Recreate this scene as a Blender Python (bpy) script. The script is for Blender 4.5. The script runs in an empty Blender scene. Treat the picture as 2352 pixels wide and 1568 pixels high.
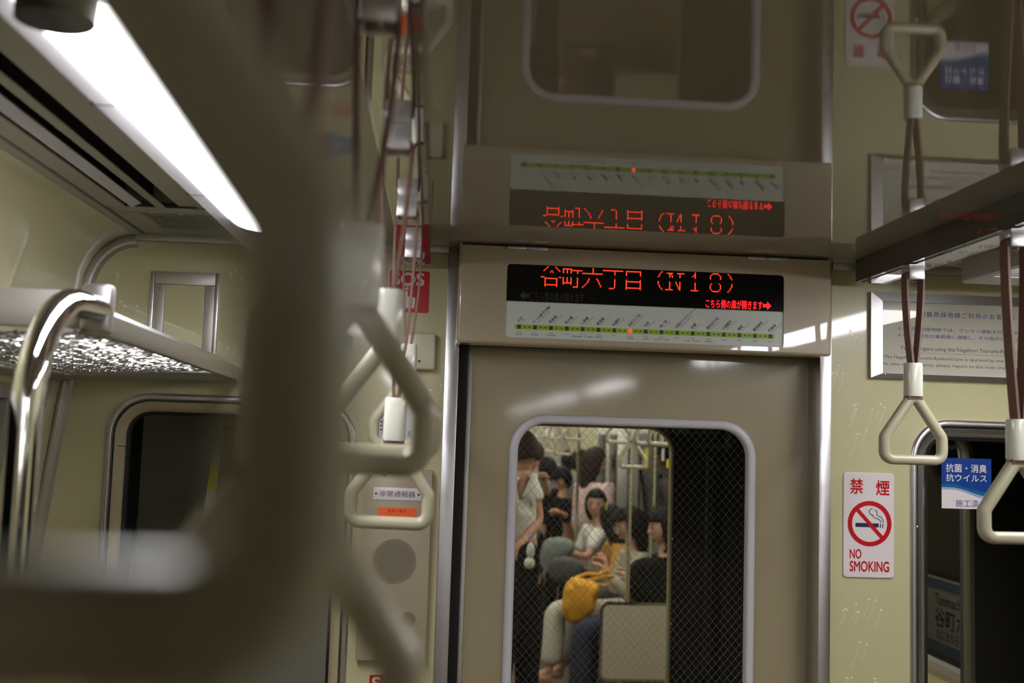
import bpy, bmesh, math, random
from mathutils import Vector, Matrix

# ------------------------------------------------------------------ camera, world, lamps, exposure
scene = bpy.context.scene
COL = scene.collection
YAW, PITCH, ROLL, FPX = math.radians(3.8508), math.radians(4.939), math.radians(1.827), 2442.26
cam_data = bpy.data.cameras.new('camera')
cam = bpy.data.objects.new('camera', cam_data)
COL.objects.link(cam)
scene.camera = cam
F_ = Vector((math.sin(YAW) * math.cos(PITCH), math.cos(YAW) * math.cos(PITCH), math.sin(PITCH)))
R0 = Vector((math.cos(YAW), -math.sin(YAW), 0))
U0 = R0.cross(F_)
R_ = math.cos(ROLL) * R0 + math.sin(ROLL) * U0
U_ = math.cos(ROLL) * U0 - math.sin(ROLL) * R0
EYE = Vector((0, 0, 1.6))
cam.matrix_world = Matrix(((R_.x, U_.x, -F_.x, EYE.x), (R_.y, U_.y, -F_.y, EYE.y), (R_.z, U_.z, -F_.z, EYE.z), (0, 0, 0, 1)))
cam_data.sensor_fit = 'HORIZONTAL'
cam_data.sensor_width = 36.0
cam_data.lens = FPX / 2352 * 36
cam_data.clip_start = 0.01
cam_data.dof.use_dof = True
cam_data.dof.focus_distance = 2.271
cam_data.dof.aperture_fstop = 4.0

world = bpy.data.worlds.new('world')
scene.world = world
world.use_nodes = True
world.node_tree.nodes['Background'].inputs[0].default_value = (0.5, 0.6, 0.7, 1)
world.node_tree.nodes['Background'].inputs[1].default_value = 0.004

scene.view_settings.view_transform = 'Standard'
scene.view_settings.look = 'None'
scene.view_settings.gamma = 1.0
scene.view_settings.use_curve_mapping = False
scene.view_settings.exposure = 0.0
LAMP = 23.0           # strip light radiance, this car
LAMP_NEXT = 15.0      # strip light radiance, next car

LAMP_RUNS = {-1: [(0.885, 1.80), (-3.4, -1.9), (-7.6, -4.4), (-11.8, -8.6)], 1: [(0.90, 1.94), (0.10, 0.70), (-3.4, -1.9), (-7.6, -4.4), (-11.8, -8.6)]}
LAMP_GAPS = {-1: [(1.80, 2.05), (-1.9, 0.885), (-4.4, -3.4), (-8.6, -7.6)], 1: [(1.94, 2.05), (0.70, 0.90), (-1.9, 0.10), (-4.4, -3.4), (-8.6, -7.6)]}  # unlit stretches beside the viewpoint are shaped to keep the nearest handle dark

def wp(px, py, Y):
    """point on the plane y = Y that the photograph shows at (px, py)"""
    d = F_ + R_ * ((px - 1176) / FPX) - U_ * ((py - 784) / FPX)
    return EYE + d * (Y / d.y)

CX = 0.437           # car centre line
def mx(x): return 2 * CX - x

# ------------------------------------------------------------------ materials
def mat(name, col, rough=0.5, metal=0.0, spec=0.5, coat=0.0, crough=0.03, emit=None, estr=1.0, noise=0.0, nscale=40, bump=0.0):
    m = bpy.data.materials.new(name)
    m.use_nodes = True
    nt = m.node_tree
    b = nt.nodes['Principled BSDF']
    b.inputs['Base Color'].default_value = (*col, 1)
    b.inputs['Roughness'].default_value = rough
    b.inputs['Metallic'].default_value = metal
    b.inputs['Specular IOR Level'].default_value = spec
    b.inputs['Coat Weight'].default_value = coat
    b.inputs['Coat Roughness'].default_value = crough
    if emit:
        b.inputs['Emission Color'].default_value = (*emit, 1)
        b.inputs['Emission Strength'].default_value = estr
    if noise or bump:
        tc = nt.nodes.new('ShaderNodeTexCoord')
        n = nt.nodes.new('ShaderNodeTexNoise')
        n.inputs['Scale'].default_value = nscale
        n.inputs['Detail'].default_value = 4
        nt.links.new(tc.outputs['Object'], n.inputs['Vector'])
        if noise:
            mix = nt.nodes.new('ShaderNodeMix')
            mix.data_type = 'RGBA'
            mix.inputs[6].default_value = (*[c * (1 - noise) for c in col], 1)
            mix.inputs[7].default_value = (*[min(1, c * (1 + noise)) for c in col], 1)
            nt.links.new(n.outputs['Fac'], mix.inputs[0])
            nt.links.new(mix.outputs[2], b.inputs['Base Color'])
        if bump:
            bp = nt.nodes.new('ShaderNodeBump')
            bp.inputs['Strength'].default_value = bump
            bp.inputs['Distance'].default_value = 0.002
            nt.links.new(n.outputs['Fac'], bp.inputs['Height'])
            nt.links.new(bp.outputs['Normal'], b.inputs['Normal'])
    return m

def glass_mat(name, tint, rough=0.0, ior=1.5):
    m = bpy.data.materials.new(name)
    m.use_nodes = True
    nt = m.node_tree
    nt.nodes.remove(nt.nodes['Principled BSDF'])
    t = nt.nodes.new('ShaderNodeBsdfTransparent'); t.inputs[0].default_value = (*tint, 1)
    g = nt.nodes.new('ShaderNodeBsdfGlossy'); g.inputs['Roughness'].default_value = rough
    fr = nt.nodes.new('ShaderNodeFresnel'); fr.inputs[0].default_value = ior
    mx_ = nt.nodes.new('ShaderNodeMixShader')
    ge = nt.nodes.new('ShaderNodeNewGeometry')
    sub = nt.nodes.new('ShaderNodeMath'); sub.operation = 'SUBTRACT'; sub.inputs[0].default_value = 1.0
    mul = nt.nodes.new('ShaderNodeMath'); mul.operation = 'MULTIPLY'
    nt.links.new(ge.outputs['Backfacing'], sub.inputs[1])
    nt.links.new(fr.outputs[0], mul.inputs[0]); nt.links.new(sub.outputs[0], mul.inputs[1])
    nt.links.new(mul.outputs[0], mx_.inputs[0])
    nt.links.new(t.outputs[0], mx_.inputs[1])
    nt.links.new(g.outputs[0], mx_.inputs[2])
    nt.links.new(mx_.outputs[0], nt.nodes['Material Output'].inputs[0])
    return m

M = {}
M['wall'] = mat('cream_laminate', (0.54, 0.505, 0.30), 0.3, coat=1.0, crough=0.06, noise=0.03, nscale=90)
M['flower'] = mat('flower_print', (0.84, 0.84, 0.78), 0.3)
M['stem'] = mat('stem_print', (0.68, 0.66, 0.48), 0.3)
M['ceiling'] = mat('gloss_ceiling_panel', (0.36, 0.335, 0.275), 0.03, spec=0.55)
M['vent'] = mat('ceiling_grey_paint', (0.34, 0.33, 0.27), 0.4)
M['dark'] = mat('dark_recess', (0.03, 0.026, 0.018), 0.6)  # shade of slots and recesses put into the colour; also seams and screws
M['black'] = mat('black_rubber', (0.006, 0.006, 0.006), 0.6)
M['taupe'] = mat('taupe_enamel', (0.47, 0.39, 0.28), 0.3, coat=1.0, noise=0.02, nscale=60)
M['taupe_matte'] = mat('taupe_matte', (0.36, 0.30, 0.215), 0.35)
M['door'] = mat('taupe_door', (0.335, 0.28, 0.175), 0.32, coat=1.0, crough=0.07, noise=0.03, nscale=30, bump=0.02)
M['alu'] = mat('brushed_aluminium', (0.62, 0.61, 0.64), 0.33, metal=1.0, noise=0.04, nscale=120)
M['alu_dull'] = mat('dull_aluminium', (0.50, 0.49, 0.46), 0.45, metal=0.8)
M['steel'] = mat('polished_steel', (0.75, 0.75, 0.77), 0.08, metal=1.0)
M['chrome'] = mat('chrome', (0.85, 0.85, 0.87), 0.06, metal=1.0)
M['white_frame'] = mat('pale_grey_plastic', (0.62, 0.60, 0.64), 0.35)
M['beam'] = mat('dark_brown_gloss', (0.10, 0.085, 0.065), 0.03, spec=0.3)
M['beam_bottom'] = mat('satin_steel', (0.46, 0.45, 0.41), 0.03, metal=1.0)
M['clip'] = mat('clip_metal', (0.70, 0.69, 0.72), 0.3, metal=0.7)
M['ivory'] = mat('ivory_plastic', (0.43, 0.40, 0.285), 0.3)
M['sleeve'] = mat('white_plastic', (0.68, 0.68, 0.60), 0.15)
M['leather'] = mat('brown_strap', (0.17, 0.09, 0.065), 0.45)
M['red'] = mat('sign_red', (0.50, 0.006, 0.015), 0.25)
M['white'] = mat('sign_white', (0.72, 0.66, 0.68), 0.25)
M['paper'] = mat('paper', (0.62, 0.59, 0.51), 0.6)
M['navy'] = mat('print_navy', (0.012, 0.014, 0.06), 0.4)
M['blue_text'] = mat('print_blue', (0.05, 0.11, 0.32), 0.5)
M['ink'] = mat('print_black', (0.035, 0.03, 0.028), 0.5)
M['ink_grey'] = mat('print_grey', (0.11, 0.10, 0.09), 0.5)
M['blue'] = mat('label_blue', (0.006, 0.045, 0.26), 0.3)
M['teal'] = mat('label_teal', (0.005, 0.12, 0.25), 0.3)
M['lightblue'] = mat('label_lightblue', (0.28, 0.36, 0.62), 0.3)
M['green'] = mat('line_green', (0.33, 0.57, 0.012), 0.4)
M['map'] = mat('map_panel', (0.56, 0.60, 0.55), 0.35, emit=(0.5, 0.55, 0.5), estr=0.06)  # printed panel given a faint glow of its own
M['map_square'] = mat('station_square', (0.045, 0.04, 0.075), 0.4)
M['map_red'] = mat('map_red_print', (0.42, 0.09, 0.08), 0.5)
M['acrylic'] = mat('black_acrylic', (0.003, 0.003, 0.003), 0.12, spec=0.3)
M['unlit'] = mat('unlit_legend', (0.022, 0.02, 0.033), 0.4)
M['led'] = mat('led_red', (0.3, 0.01, 0.0), 0.4, emit=(1.0, 0.03, 0.008), estr=2.3)
M['led_text'] = mat('lit_legend', (0.3, 0.0, 0.0), 0.4, emit=(1.0, 0.006, 0.01), estr=1.5)
M['led_square'] = mat('lit_station', (0.3, 0.0, 0.0), 0.4, emit=(1.0, 0.03, 0.02), estr=2.2)
M['orange'] = mat('orange_label', (0.90, 0.13, 0.03), 0.4)
M['mesh'] = mat('grille_mesh', (0.30, 0.26, 0.18), 0.4)
M['wire'] = mat('wire', (0.30, 0.29, 0.26), 0.4, metal=0.8)
M['lamp'] = mat('strip_light', (0.9, 0.9, 0.9), 0.4, emit=(1.0, 0.985, 0.985), estr=LAMP)
M['lamp_next'] = mat('strip_light_next', (0.9, 0.9, 0.9), 0.4, emit=(1.0, 0.97, 0.87), estr=LAMP_NEXT)
M['glass'] = glass_mat('window_glass', (0.975, 0.975, 0.965), 0.0, 1.24)
M['glass_dark'] = glass_mat('tinted_glass', (0.35, 0.36, 0.34))
M['floor'] = mat('brown_floor', (0.10, 0.07, 0.04), 0.6, spec=0.2, noise=0.15, nscale=8)
M['exterior_shaded'] = mat('car_end_shaded', (0.022, 0.020, 0.015), 0.6)  # same car end with the shade put into its colour
M['exterior'] = mat('car_exterior_lit', (0.45, 0.44, 0.36), 0.5, metal=0.2, noise=0.15, nscale=6)  # same car end lightened so its left part looks lit
M['tunnel'] = mat('tunnel_wall', (0.02, 0.02, 0.02), 0.9)
M['panel_next'] = mat('seat_end_panel', (0.45, 0.41, 0.33), 0.4)
M['seat'] = mat('seat_cloth', (0.03, 0.05, 0.04), 0.9)
M['yellow_sticker'] = mat('yellow_print', (0.72, 0.62, 0.03), 0.4)
M['striped_white'] = mat('faded_white', (0.42, 0.40, 0.36), 0.7)
M['striped_yellow'] = mat('dirty_yellow', (0.45, 0.42, 0.03), 0.7)
M['skin'] = mat('skin', (0.50, 0.27, 0.175), 0.5)
M['lips'] = mat('lips', (0.32, 0.12, 0.10), 0.5)
M['eye'] = mat('eye', (0.012, 0.010, 0.009), 0.3)
M['hair'] = mat('black_hair', (0.006, 0.005, 0.005), 0.62, spec=0.12)
M['brown_hair'] = mat('brown_hair', (0.022, 0.013, 0.009), 0.65, spec=0.12)

# ------------------------------------------------------------------ mesh builder
V3 = lambda *a: Vector(a)
class MB:
    def __init__(self):
        self.bm = bmesh.new()
    def face(self, pts):
        try:
            return self.bm.faces.new([self.bm.verts.new(p) for p in pts])
        except ValueError:
            return None
    def box(self, x0, x1, y0, y1, z0, z1, bev=0.0, seg=2):
        r = bmesh.ops.create_cube(self.bm, size=1)
        vs = r['verts']
        for v in vs:
            v.co = Vector(((x0 + x1) / 2 + v.co.x * (x1 - x0), (y0 + y1) / 2 + v.co.y * (y1 - y0), (z0 + z1) / 2 + v.co.z * (z1 - z0)))
        if bev:
            es = list({e for v in vs for e in v.link_edges})
            bmesh.ops.bevel(self.bm, geom=es, offset=bev, segments=seg, affect='EDGES', profile=0.5)
        return self
    def obox(self, a, b, w, d, up=(0, 0, 1)):
        a, b = Vector(a), Vector(b)
        t = (b - a).normalized()
        s = t.cross(Vector(up))
        if s.length < 1e-5: s = t.cross(Vector((1, 0, 0)))
        s.normalize(); u = s.cross(t)
        ps = [[p + s * (w / 2 * i) + u * (d / 2 * j) for i, j in ((-1, -1), (1, -1), (1, 1), (-1, 1))] for p in (a, b)]
        self.loft(ps, True, True)
        return self
    def loft(self, rings, close=True, caps=True, closed_path=False):
        bm = self.bm
        vr = [[bm.verts.new(p) for p in r] for r in rings]
        n = len(vr[0])
        m = len(vr) if closed_path else len(vr) - 1
        for i in range(m):
            a, b = vr[i], vr[(i + 1) % len(vr)]
            for j in range(n if close else n - 1):
                k = (j + 1) % n
                try: bm.faces.new((a[j], a[k], b[k], b[j]))
                except ValueError: pass
        if caps and not closed_path and close:
            for r in (vr[0], vr[-1]):
                try: bm.faces.new(r)
                except ValueError: pass
        return self
    def tube(self, pts, r, seg=12, caps=True, closed=False):
        pts = [Vector(p) for p in pts]
        n = len(pts)
        rr = r if isinstance(r, (list, tuple)) else [r] * n
        rings = []
        ref = None
        for i, p in enumerate(pts):
            if closed: t = pts[(i + 1) % n] - pts[i - 1]
            elif i == 0: t = pts[1] - pts[0]
            elif i == n - 1: t = pts[-1] - pts[-2]
            else: t = (pts[i + 1] - p).normalized() + (p - pts[i - 1]).normalized()
            t.normalize()
            if ref is None:
                ref = t.cross(Vector((0, 0, 1)))
                if ref.length < 0.05: ref = t.cross(Vector((0, 1, 0)))
            ref = ref - t * ref.dot(t); ref.normalize()
            b = t.cross(ref)
            rings.append([p + (ref * math.cos(a) + b * math.sin(a)) * rr[i] for a in [2 * math.pi * k / seg for k in range(seg)]])
        return self.loft(rings, True, caps, closed)
    def cyl(self, a, b, r, seg=20, r2=None):
        return self.tube([a, b], [r, r if r2 is None else r2], seg)
    def sphere(self, c, r, u=12, v=8):
        s = r if isinstance(r, (list, tuple)) else (r, r, r)
        res = bmesh.ops.create_uvsphere(self.bm, u_segments=u, v_segments=v, radius=1)
        for q in res['verts']:
            q.co = Vector((c[0] + q.co.x * s[0], c[1] + q.co.y * s[1], c[2] + q.co.z * s[2]))
        return self
    def prism(self, poly, y0, y1):
        """poly in (x, z), extruded along y"""
        return self.loft([[(x, y0, z) for x, z in poly], [(x, y1, z) for x, z in poly]], True, True)
    def frame(self, loop, prof, y):
        """closed loop of ((x,z),(nx,nz)); prof = [(outward, dy)] closed cross-section"""
        rings = [[(p[0] + n[0] * o, y + d, p[1] + n[1] * o) for o, d in prof] for p, n in loop]
        return self.loft(rings, True, False, True)
    def plate_hole(self, X0, X1, Z0, Z1, loop, y0, y1):
        """rectangular plate with a rounded hole; y0 front, y1 back"""
        inner = [p for p, n in loop]
        cx = sum(p[0] for p in inner) / len(inner); cz = sum(p[1] for p in inner) / len(inner)
        xs = [p[0] for p in inner]; zs = [p[1] for p in inner]
        outer = []
        for (p, n) in loop:
            if abs(n[0]) > 0.999: outer.append((X0 if n[0] < 0 else X1, p[1]))
            elif abs(n[1]) > 0.999: outer.append((p[0], Z0 if n[1] < 0 else Z1))
            else: outer.append((X0 if n[0] < 0 else X1, Z0 if n[1] < 0 else Z1))
        k = len(inner)
        for y, flip in ((y0, False), (y1, True)):
            for i in range(k):
                j = (i + 1) % k
                q = [(inner[i][0], y, inner[i][1]), (inner[j][0], y, inner[j][1]), (outer[j][0], y, outer[j][1]), (outer[i][0], y, outer[i][1])]
                q2 = []
                for v in q:
                    if not q2 or (Vector(v) - Vector(q2[-1])).length > 1e-7: q2.append(v)
                if len(q2) > 2: self.face(q2)
            # corners between last straight point and corner
        self.loft([[(p[0], y0, p[1]) for p in inner], [(p[0], y1, p[1]) for p in inner]], True, False)
        self.loft([[(p[0], y0, p[1]) for p in ((X0, Z0), (X1, Z0), (X1, Z1), (X0, Z1))], [(p[0], y1, p[1]) for p in ((X0, Z0), (X1, Z0), (X1, Z1), (X0, Z1))]], True, False)
        return self
    def build(self, name, m, parent=None, smooth=40, origin=None):
        bm = self.bm
        bmesh.ops.remove_doubles(bm, verts=bm.verts, dist=1e-6)
        bmesh.ops.recalc_face_normals(bm, faces=bm.faces)
        off = Vector((0, 0, 0))
        p = parent
        while p is not None:
            off += p.location; p = p.parent
        o = None
        if parent is None:
            if origin is None:
                lo = [min(v.co[i] for v in bm.verts) for i in range(3)]; hi = [max(v.co[i] for v in bm.verts) for i in range(3)]
                off = Vector(((lo[0] + hi[0]) / 2, (lo[1] + hi[1]) / 2, lo[2]))
            else: off = Vector(origin)
        for v in bm.verts: v.co -= off
        me = bpy.data.meshes.new(name)
        bm.to_mesh(me); bm.free()
        if smooth:
            me.shade_smooth()
            me.set_sharp_from_angle(angle=math.radians(smooth))
        me.materials.append(m)
        o = bpy.data.objects.new(name, me)
        COL.objects.link(o)
        if parent is not None: o.parent = parent
        else: o.location = off
        return o

def tag(o, label=None, cat=None, group=None, kind=None):
    if label: o['label'] = label
    if cat: o['category'] = cat
    if group: o['group'] = group
    if kind: o['kind'] = kind
    return o
def struct(o): o['kind'] = 'structure'; return o
def stuff(o): o['kind'] = 'stuff'; return o
def empty(name, loc, label=None, cat=None, group=None, kind=None, rz=0.0):
    o = bpy.data.objects.new(name, None)
    o.empty_display_size = 0.05
    COL.objects.link(o)
    o.location = loc; o.rotation_euler = (0, 0, rz)
    return tag(o, label, cat, group, kind)
def copy_tree(o, parent=None):
    c = o.copy(); COL.objects.link(c)
    if parent: c.parent = parent
    for ch in list(o.children): copy_tree(ch, c)
    return c

def rloop(x0, x1, z0, z1, r, seg=8):
    """rounded rectangle loop with outward normals, counter-clockwise"""
    out = []
    for cx, cz, a0 in ((x1 - r, z0 + r, -90), (x1 - r, z1 - r, 0), (x0 + r, z1 - r, 90), (x0 + r, z0 + r, 180)):
        for i in range(seg + 1):
            a = math.radians(a0 + 90 * i / seg)
            n = (round(math.cos(a), 9), round(math.sin(a), 9))
            out.append(((cx + r * n[0], cz + r * n[1]), n))
    return out
def grow(loop, d): return [((p[0] + n[0] * d, p[1] + n[1] * d), n) for p, n in loop]
def poly_of(loop): return [p for p, n in loop]

_tc = {}
def text_polys(s, bold=0.0):
    """filled outline of a text as (verts, faces), normalised to its ink box"""
    key = (s, bold)
    if key in _tc: return _tc[key]
    c = bpy.data.curves.new('t', 'FONT')
    c.body = s.lstrip('~'); c.size = 1.0; c.resolution_u = 5 if s.isascii() and len(s) < 10 else 2
    if s[0] == '~': c.space_character = 1.27
    o = bpy.data.objects.new('t', c)
    COL.objects.link(o)
    dg = bpy.context.evaluated_depsgraph_get()
    me = bpy.data.meshes.new_from_object(o.evaluated_get(dg))
    vs = [(v.co.x, v.co.y) for v in me.vertices]
    fs = [tuple(p.vertices) for p in me.polygons]
    bpy.data.objects.remove(o); bpy.data.curves.remove(c); bpy.data.meshes.remove(me)
    if vs:
        x0 = min(v[0] for v in vs); x1 = max(v[0] for v in vs); y0 = min(v[1] for v in vs); y1 = max(v[1] for v in vs)
    else: x0 = y0 = 0; x1 = y1 = 1
    _tc[key] = ([((v[0] - x0) / (x1 - x0), (v[1] - y0) / (y1 - y0)) for v in vs], fs, (x1 - x0) / max(1e-6, (y1 - y0)))
    return _tc[key]
def add_text(mb, s, x0, x1, z0, z1, y, fn=None, bold=0.0):
    """text fitted in the box on the plane y, facing -y. fn maps (u,v) in 0..1 to a 3d point"""
    vs, fs, asp = text_polys(s)
    if fn is None:
        fn = lambda u, v: (x0 + u * (x1 - x0), y, z0 + v * (z1 - z0))
    k = bold * 1.0
    for n_, (du, dv) in enumerate(((0, 0), (-k / asp, 0), (k / asp, 0), (0, k), (0, -k)) if bold else ((0, 0),)):
        bv = []
        for u, v in vs:
            p = Vector(fn(u + du, v + dv)); p.y -= n_ * 1e-5
            bv.append(mb.bm.verts.new(p))
        for f in fs:
            try: mb.bm.faces.new([bv[i] for i in f])
            except ValueError: pass
    return mb
def text(s, x0, x1, z0, z1, y, m, parent, name='lettering', bold=0.0):
    return add_text(MB(), s, x0, x1, z0, z1, y, None, bold).build(name, m, parent, smooth=0)
def text_px(s, px0, py0, px1, py1, Y, m, parent, name='lettering', yy=None):
    a = wp(px0, py1, Y); b = wp(px1, py0, Y)
    return text(s, a.x, b.x, a.z, b.z, yy if yy is not None else Y, m, parent, name)

# ------------------------------------------------------------------ structure of this car
YW = 2.3             # face of the end wall
ZC = 2.0             # ceiling
YB = -12.0            # far back of the car behind the camera
prof_left = [(-0.655, 1.997)] + [(-0.655 - 0.107 * math.sin(a), 1.87 + 0.127 * math.cos(a)) for a in [math.radians(d) for d in (18, 36, 54, 72, 90)]] + [(-0.79, 1.68), (-0.80, 1.62), (-0.835, 1.3), (-0.86, 0.95), (-0.88, 0.7), (-0.89, 0.0)]
def side_wall(name, prof, side, ybreaks, holes, zr, m, off=0.03):
    """shell along y, profile in (x,z). holes = [(ya,yb)] cut for zr"""
    mb = MB()
    P = list(prof)
    for zc in zr:
        for i in range(len(P) - 1):
            if P[i][1] > zc > P[i + 1][1]:
                t = (P[i][1] - zc) / (P[i][1] - P[i + 1][1])
                P.insert(i + 1, (P[i][0] + t * (P[i + 1][0] - P[i][0]), zc)); break
    if side > 0: P = [(mx(x), z) for x, z in P]
    for i in range(len(ybreaks) - 1):
        ya, yb = ybreaks[i], ybreaks[i + 1]
        for j in range(len(P) - 1):
            zm = (P[j][1] + P[j + 1][1]) / 2
            if zr and zr[0] < zm < zr[1] and any(a <= (ya + yb) / 2 <= b for a, b in holes): continue
            s = 1 if side > 0 else -1
            q = [(P[j][0], ya, P[j][1]), (P[j][0], yb, P[j][1]), (P[j + 1][0], yb, P[j + 1][1]), (P[j + 1][0], ya, P[j + 1][1])]
            mb.face(q)
            mb.face([(x + s * off, y, z) for x, y, z in q])
    return struct(mb.build(name, m, None, smooth=50))
def wall_x(z, prof=prof_left):
    for i in range(len(prof) - 1):
        if prof[i][1] >= z >= prof[i + 1][1]:
            t = (prof[i][1] - z) / (prof[i][1] - prof[i + 1][1] + 1e-9)
            return prof[i][0] + t * (prof[i + 1][0] - prof[i][0])
    return prof[-1][0]
yb1 = [YB, -11.0, -0.6, 0.6, 2.03, YW]
wall_left = side_wall('wall_left', prof_left, -1, yb1, [(0.6, 2.03), (-11.0, -0.6)], (0.85, 1.65), M['wall'])
wall_right = side_wall('wall_right', prof_left, 1, yb1, [(0.6, 2.03), (-11.0, -0.6)], (0.85, 1.65), M['wall'])
struct(MB().box(-0.95, mx(-0.95), YB - 0.05, 2.45, -0.05, 0).build('floor', M['floor']))
struct(MB().box(-0.95, mx(-0.95), YB - 0.05, YB, 0, 2.05).build('wall_back', M['door']))

# side windows of this car
def side_window(n, side, Y0, Y1, z0=0.85, z1=1.65):
    r = empty('window_%d' % n, (0, 0, 0)); struct(r)
    fx = (lambda x: x) if side < 0 else mx
    s = 1 if side < 0 else -1
    a, b = wall_x(z0), wall_x(z1)
    fr = MB()
    for ya, yb in ((Y0 - 0.012, Y0 + 0.018), (Y1 - 0.018, Y1 + 0.012)):
        fr.loft([[(fx(a) + s * 0.008, ya, z0), (fx(a) + s * 0.008, yb, z0), (fx(a) - s * 0.03, yb, z0), (fx(a) - s * 0.03, ya, z0)],
                 [(fx(b) + s * 0.008, ya, z1), (fx(b) + s * 0.008, yb, z1), (fx(b) - s * 0.03, yb, z1), (fx(b) - s * 0.03, ya, z1)]])
    for x, zz in ((a, z0), (b, z1)):
        fr.box(min(fx(x) + s * 0.008, fx(x) - s * 0.03), max(fx(x) + s * 0.008, fx(x) - s * 0.03), Y0 - 0.012, Y1 + 0.012, zz - 0.014, zz + 0.014)
    fr.build('window_frame', M['alu_dull'], r)
    p = MB().loft([[(fx(a) - s * 0.012, Y0, z0), (fx(a) - s * 0.012, Y1, z0), (fx(a) - s * 0.018, Y1, z0), (fx(a) - s * 0.018, Y0, z0)],
                   [(fx(b) - s * 0.012, Y0, z1), (fx(b) - s * 0.012, Y1, z1), (fx(b) - s * 0.018, Y1, z1), (fx(b) - s * 0.018, Y0, z1)]])
    p.build('pane', M['glass'], r)
    return r
side_window(1, -1, 0.6, 2.03)
side_window(2, 1, 0.6, 2.03)
side_window(10, -1, -11.0, -0.6)
side_window(11, 1, -11.0, -0.6)

# end wall with door opening and two windows
LW = (-0.69, -0.175, 0.80, 1.657)
RW = (mx(-0.175) , mx(-0.69), 0.80, 1.657)
lwl = rloop(*LW, 0.085); rwl = rloop(*RW, 0.085)
w = MB()
w.plate_hole(-0.93, 0.02, 0, 2.06, grow(lwl, -0.004), YW, YW + 0.06)
w.plate_hole(0.855, mx(-0.93), 0, 2.06, grow(rwl, -0.004), YW, YW + 0.06)
w.box(0.02, 0.855, YW, YW + 0.04, 1.80, 2.06)
wall_end = struct(w.build('wall_end', M['wall'], None, smooth=0))
# printed sprays of flowers on the laminate (flat print)
random.seed(5)
fl, st = MB(), MB()
def spray(cx, cz, n):
    for k in range(n):
        y = YW - 0.0003 - 0.00004 * k
        bx = cx + random.uniform(-0.020, 0.020); bz = cz + random.uniform(-0.010, 0.012)
        for q in range(3):
            y -= 0.00001
            ox, oz = random.uniform(-0.0032, 0.0032), random.uniform(-0.0024, 0.0024); r_ = random.uniform(0.0011, 0.0019)
            fl.face([(bx + ox + r_ * math.cos(a), y, bz + oz + r_ * math.sin(a)) for a in [math.pi / 3 * i for i in range(6)]])
        L = random.uniform(0.03, 0.055); t = 0.0005
        pts = [(bx - 0.35 * L * (u ** 1.6), bz - L * u) for u in (0.12, 0.4, 0.7, 1.0)]
        for i in range(3):
            (a, b), (c, d) = pts[i], pts[i + 1]
            st.face([(a - t, y, b), (a + t, y, b), (c + t, y, d), (c - t, y, d)])
def clear(x, z, boxes):
    return all(not (a < x < b and c < z < d) for a, b, c, d in boxes)
keep = [(-0.74, -0.13, 0.7, 1.70), (mx(-0.13), mx(-0.74), 0.7, 1.70), (0.0, 0.875, 0, 2.1), (-0.17, 0.0, 1.08, 1.54), (0.88, 1.03, 1.29, 1.56), (0.93, 1.45, 1.72, 1.96), (-0.64, -0.46, 1.6, 1.94), (-0.14, 0, 1.70, 1.96), (-0.4, -0.14, 1.68, 1.95)]
for gx in range(-9, 20):
    for gz in range(0, 15):
        x = gx * 0.082 + (0.041 if gz % 2 else 0) + random.uniform(-0.018, 0.018); z = 0.95 + gz * 0.074 + random.uniform(-0.014, 0.014)
        if -0.74 < x < mx(-0.74) and z < 1.975 and clear(x, z, keep): spray(x, z, random.randint(2, 5))
stuff(fl.build('flower_print', M['flower'], wall_end, smooth=0))
stuff(st.build('stem_print', M['stem'], wall_end, smooth=0))

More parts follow.
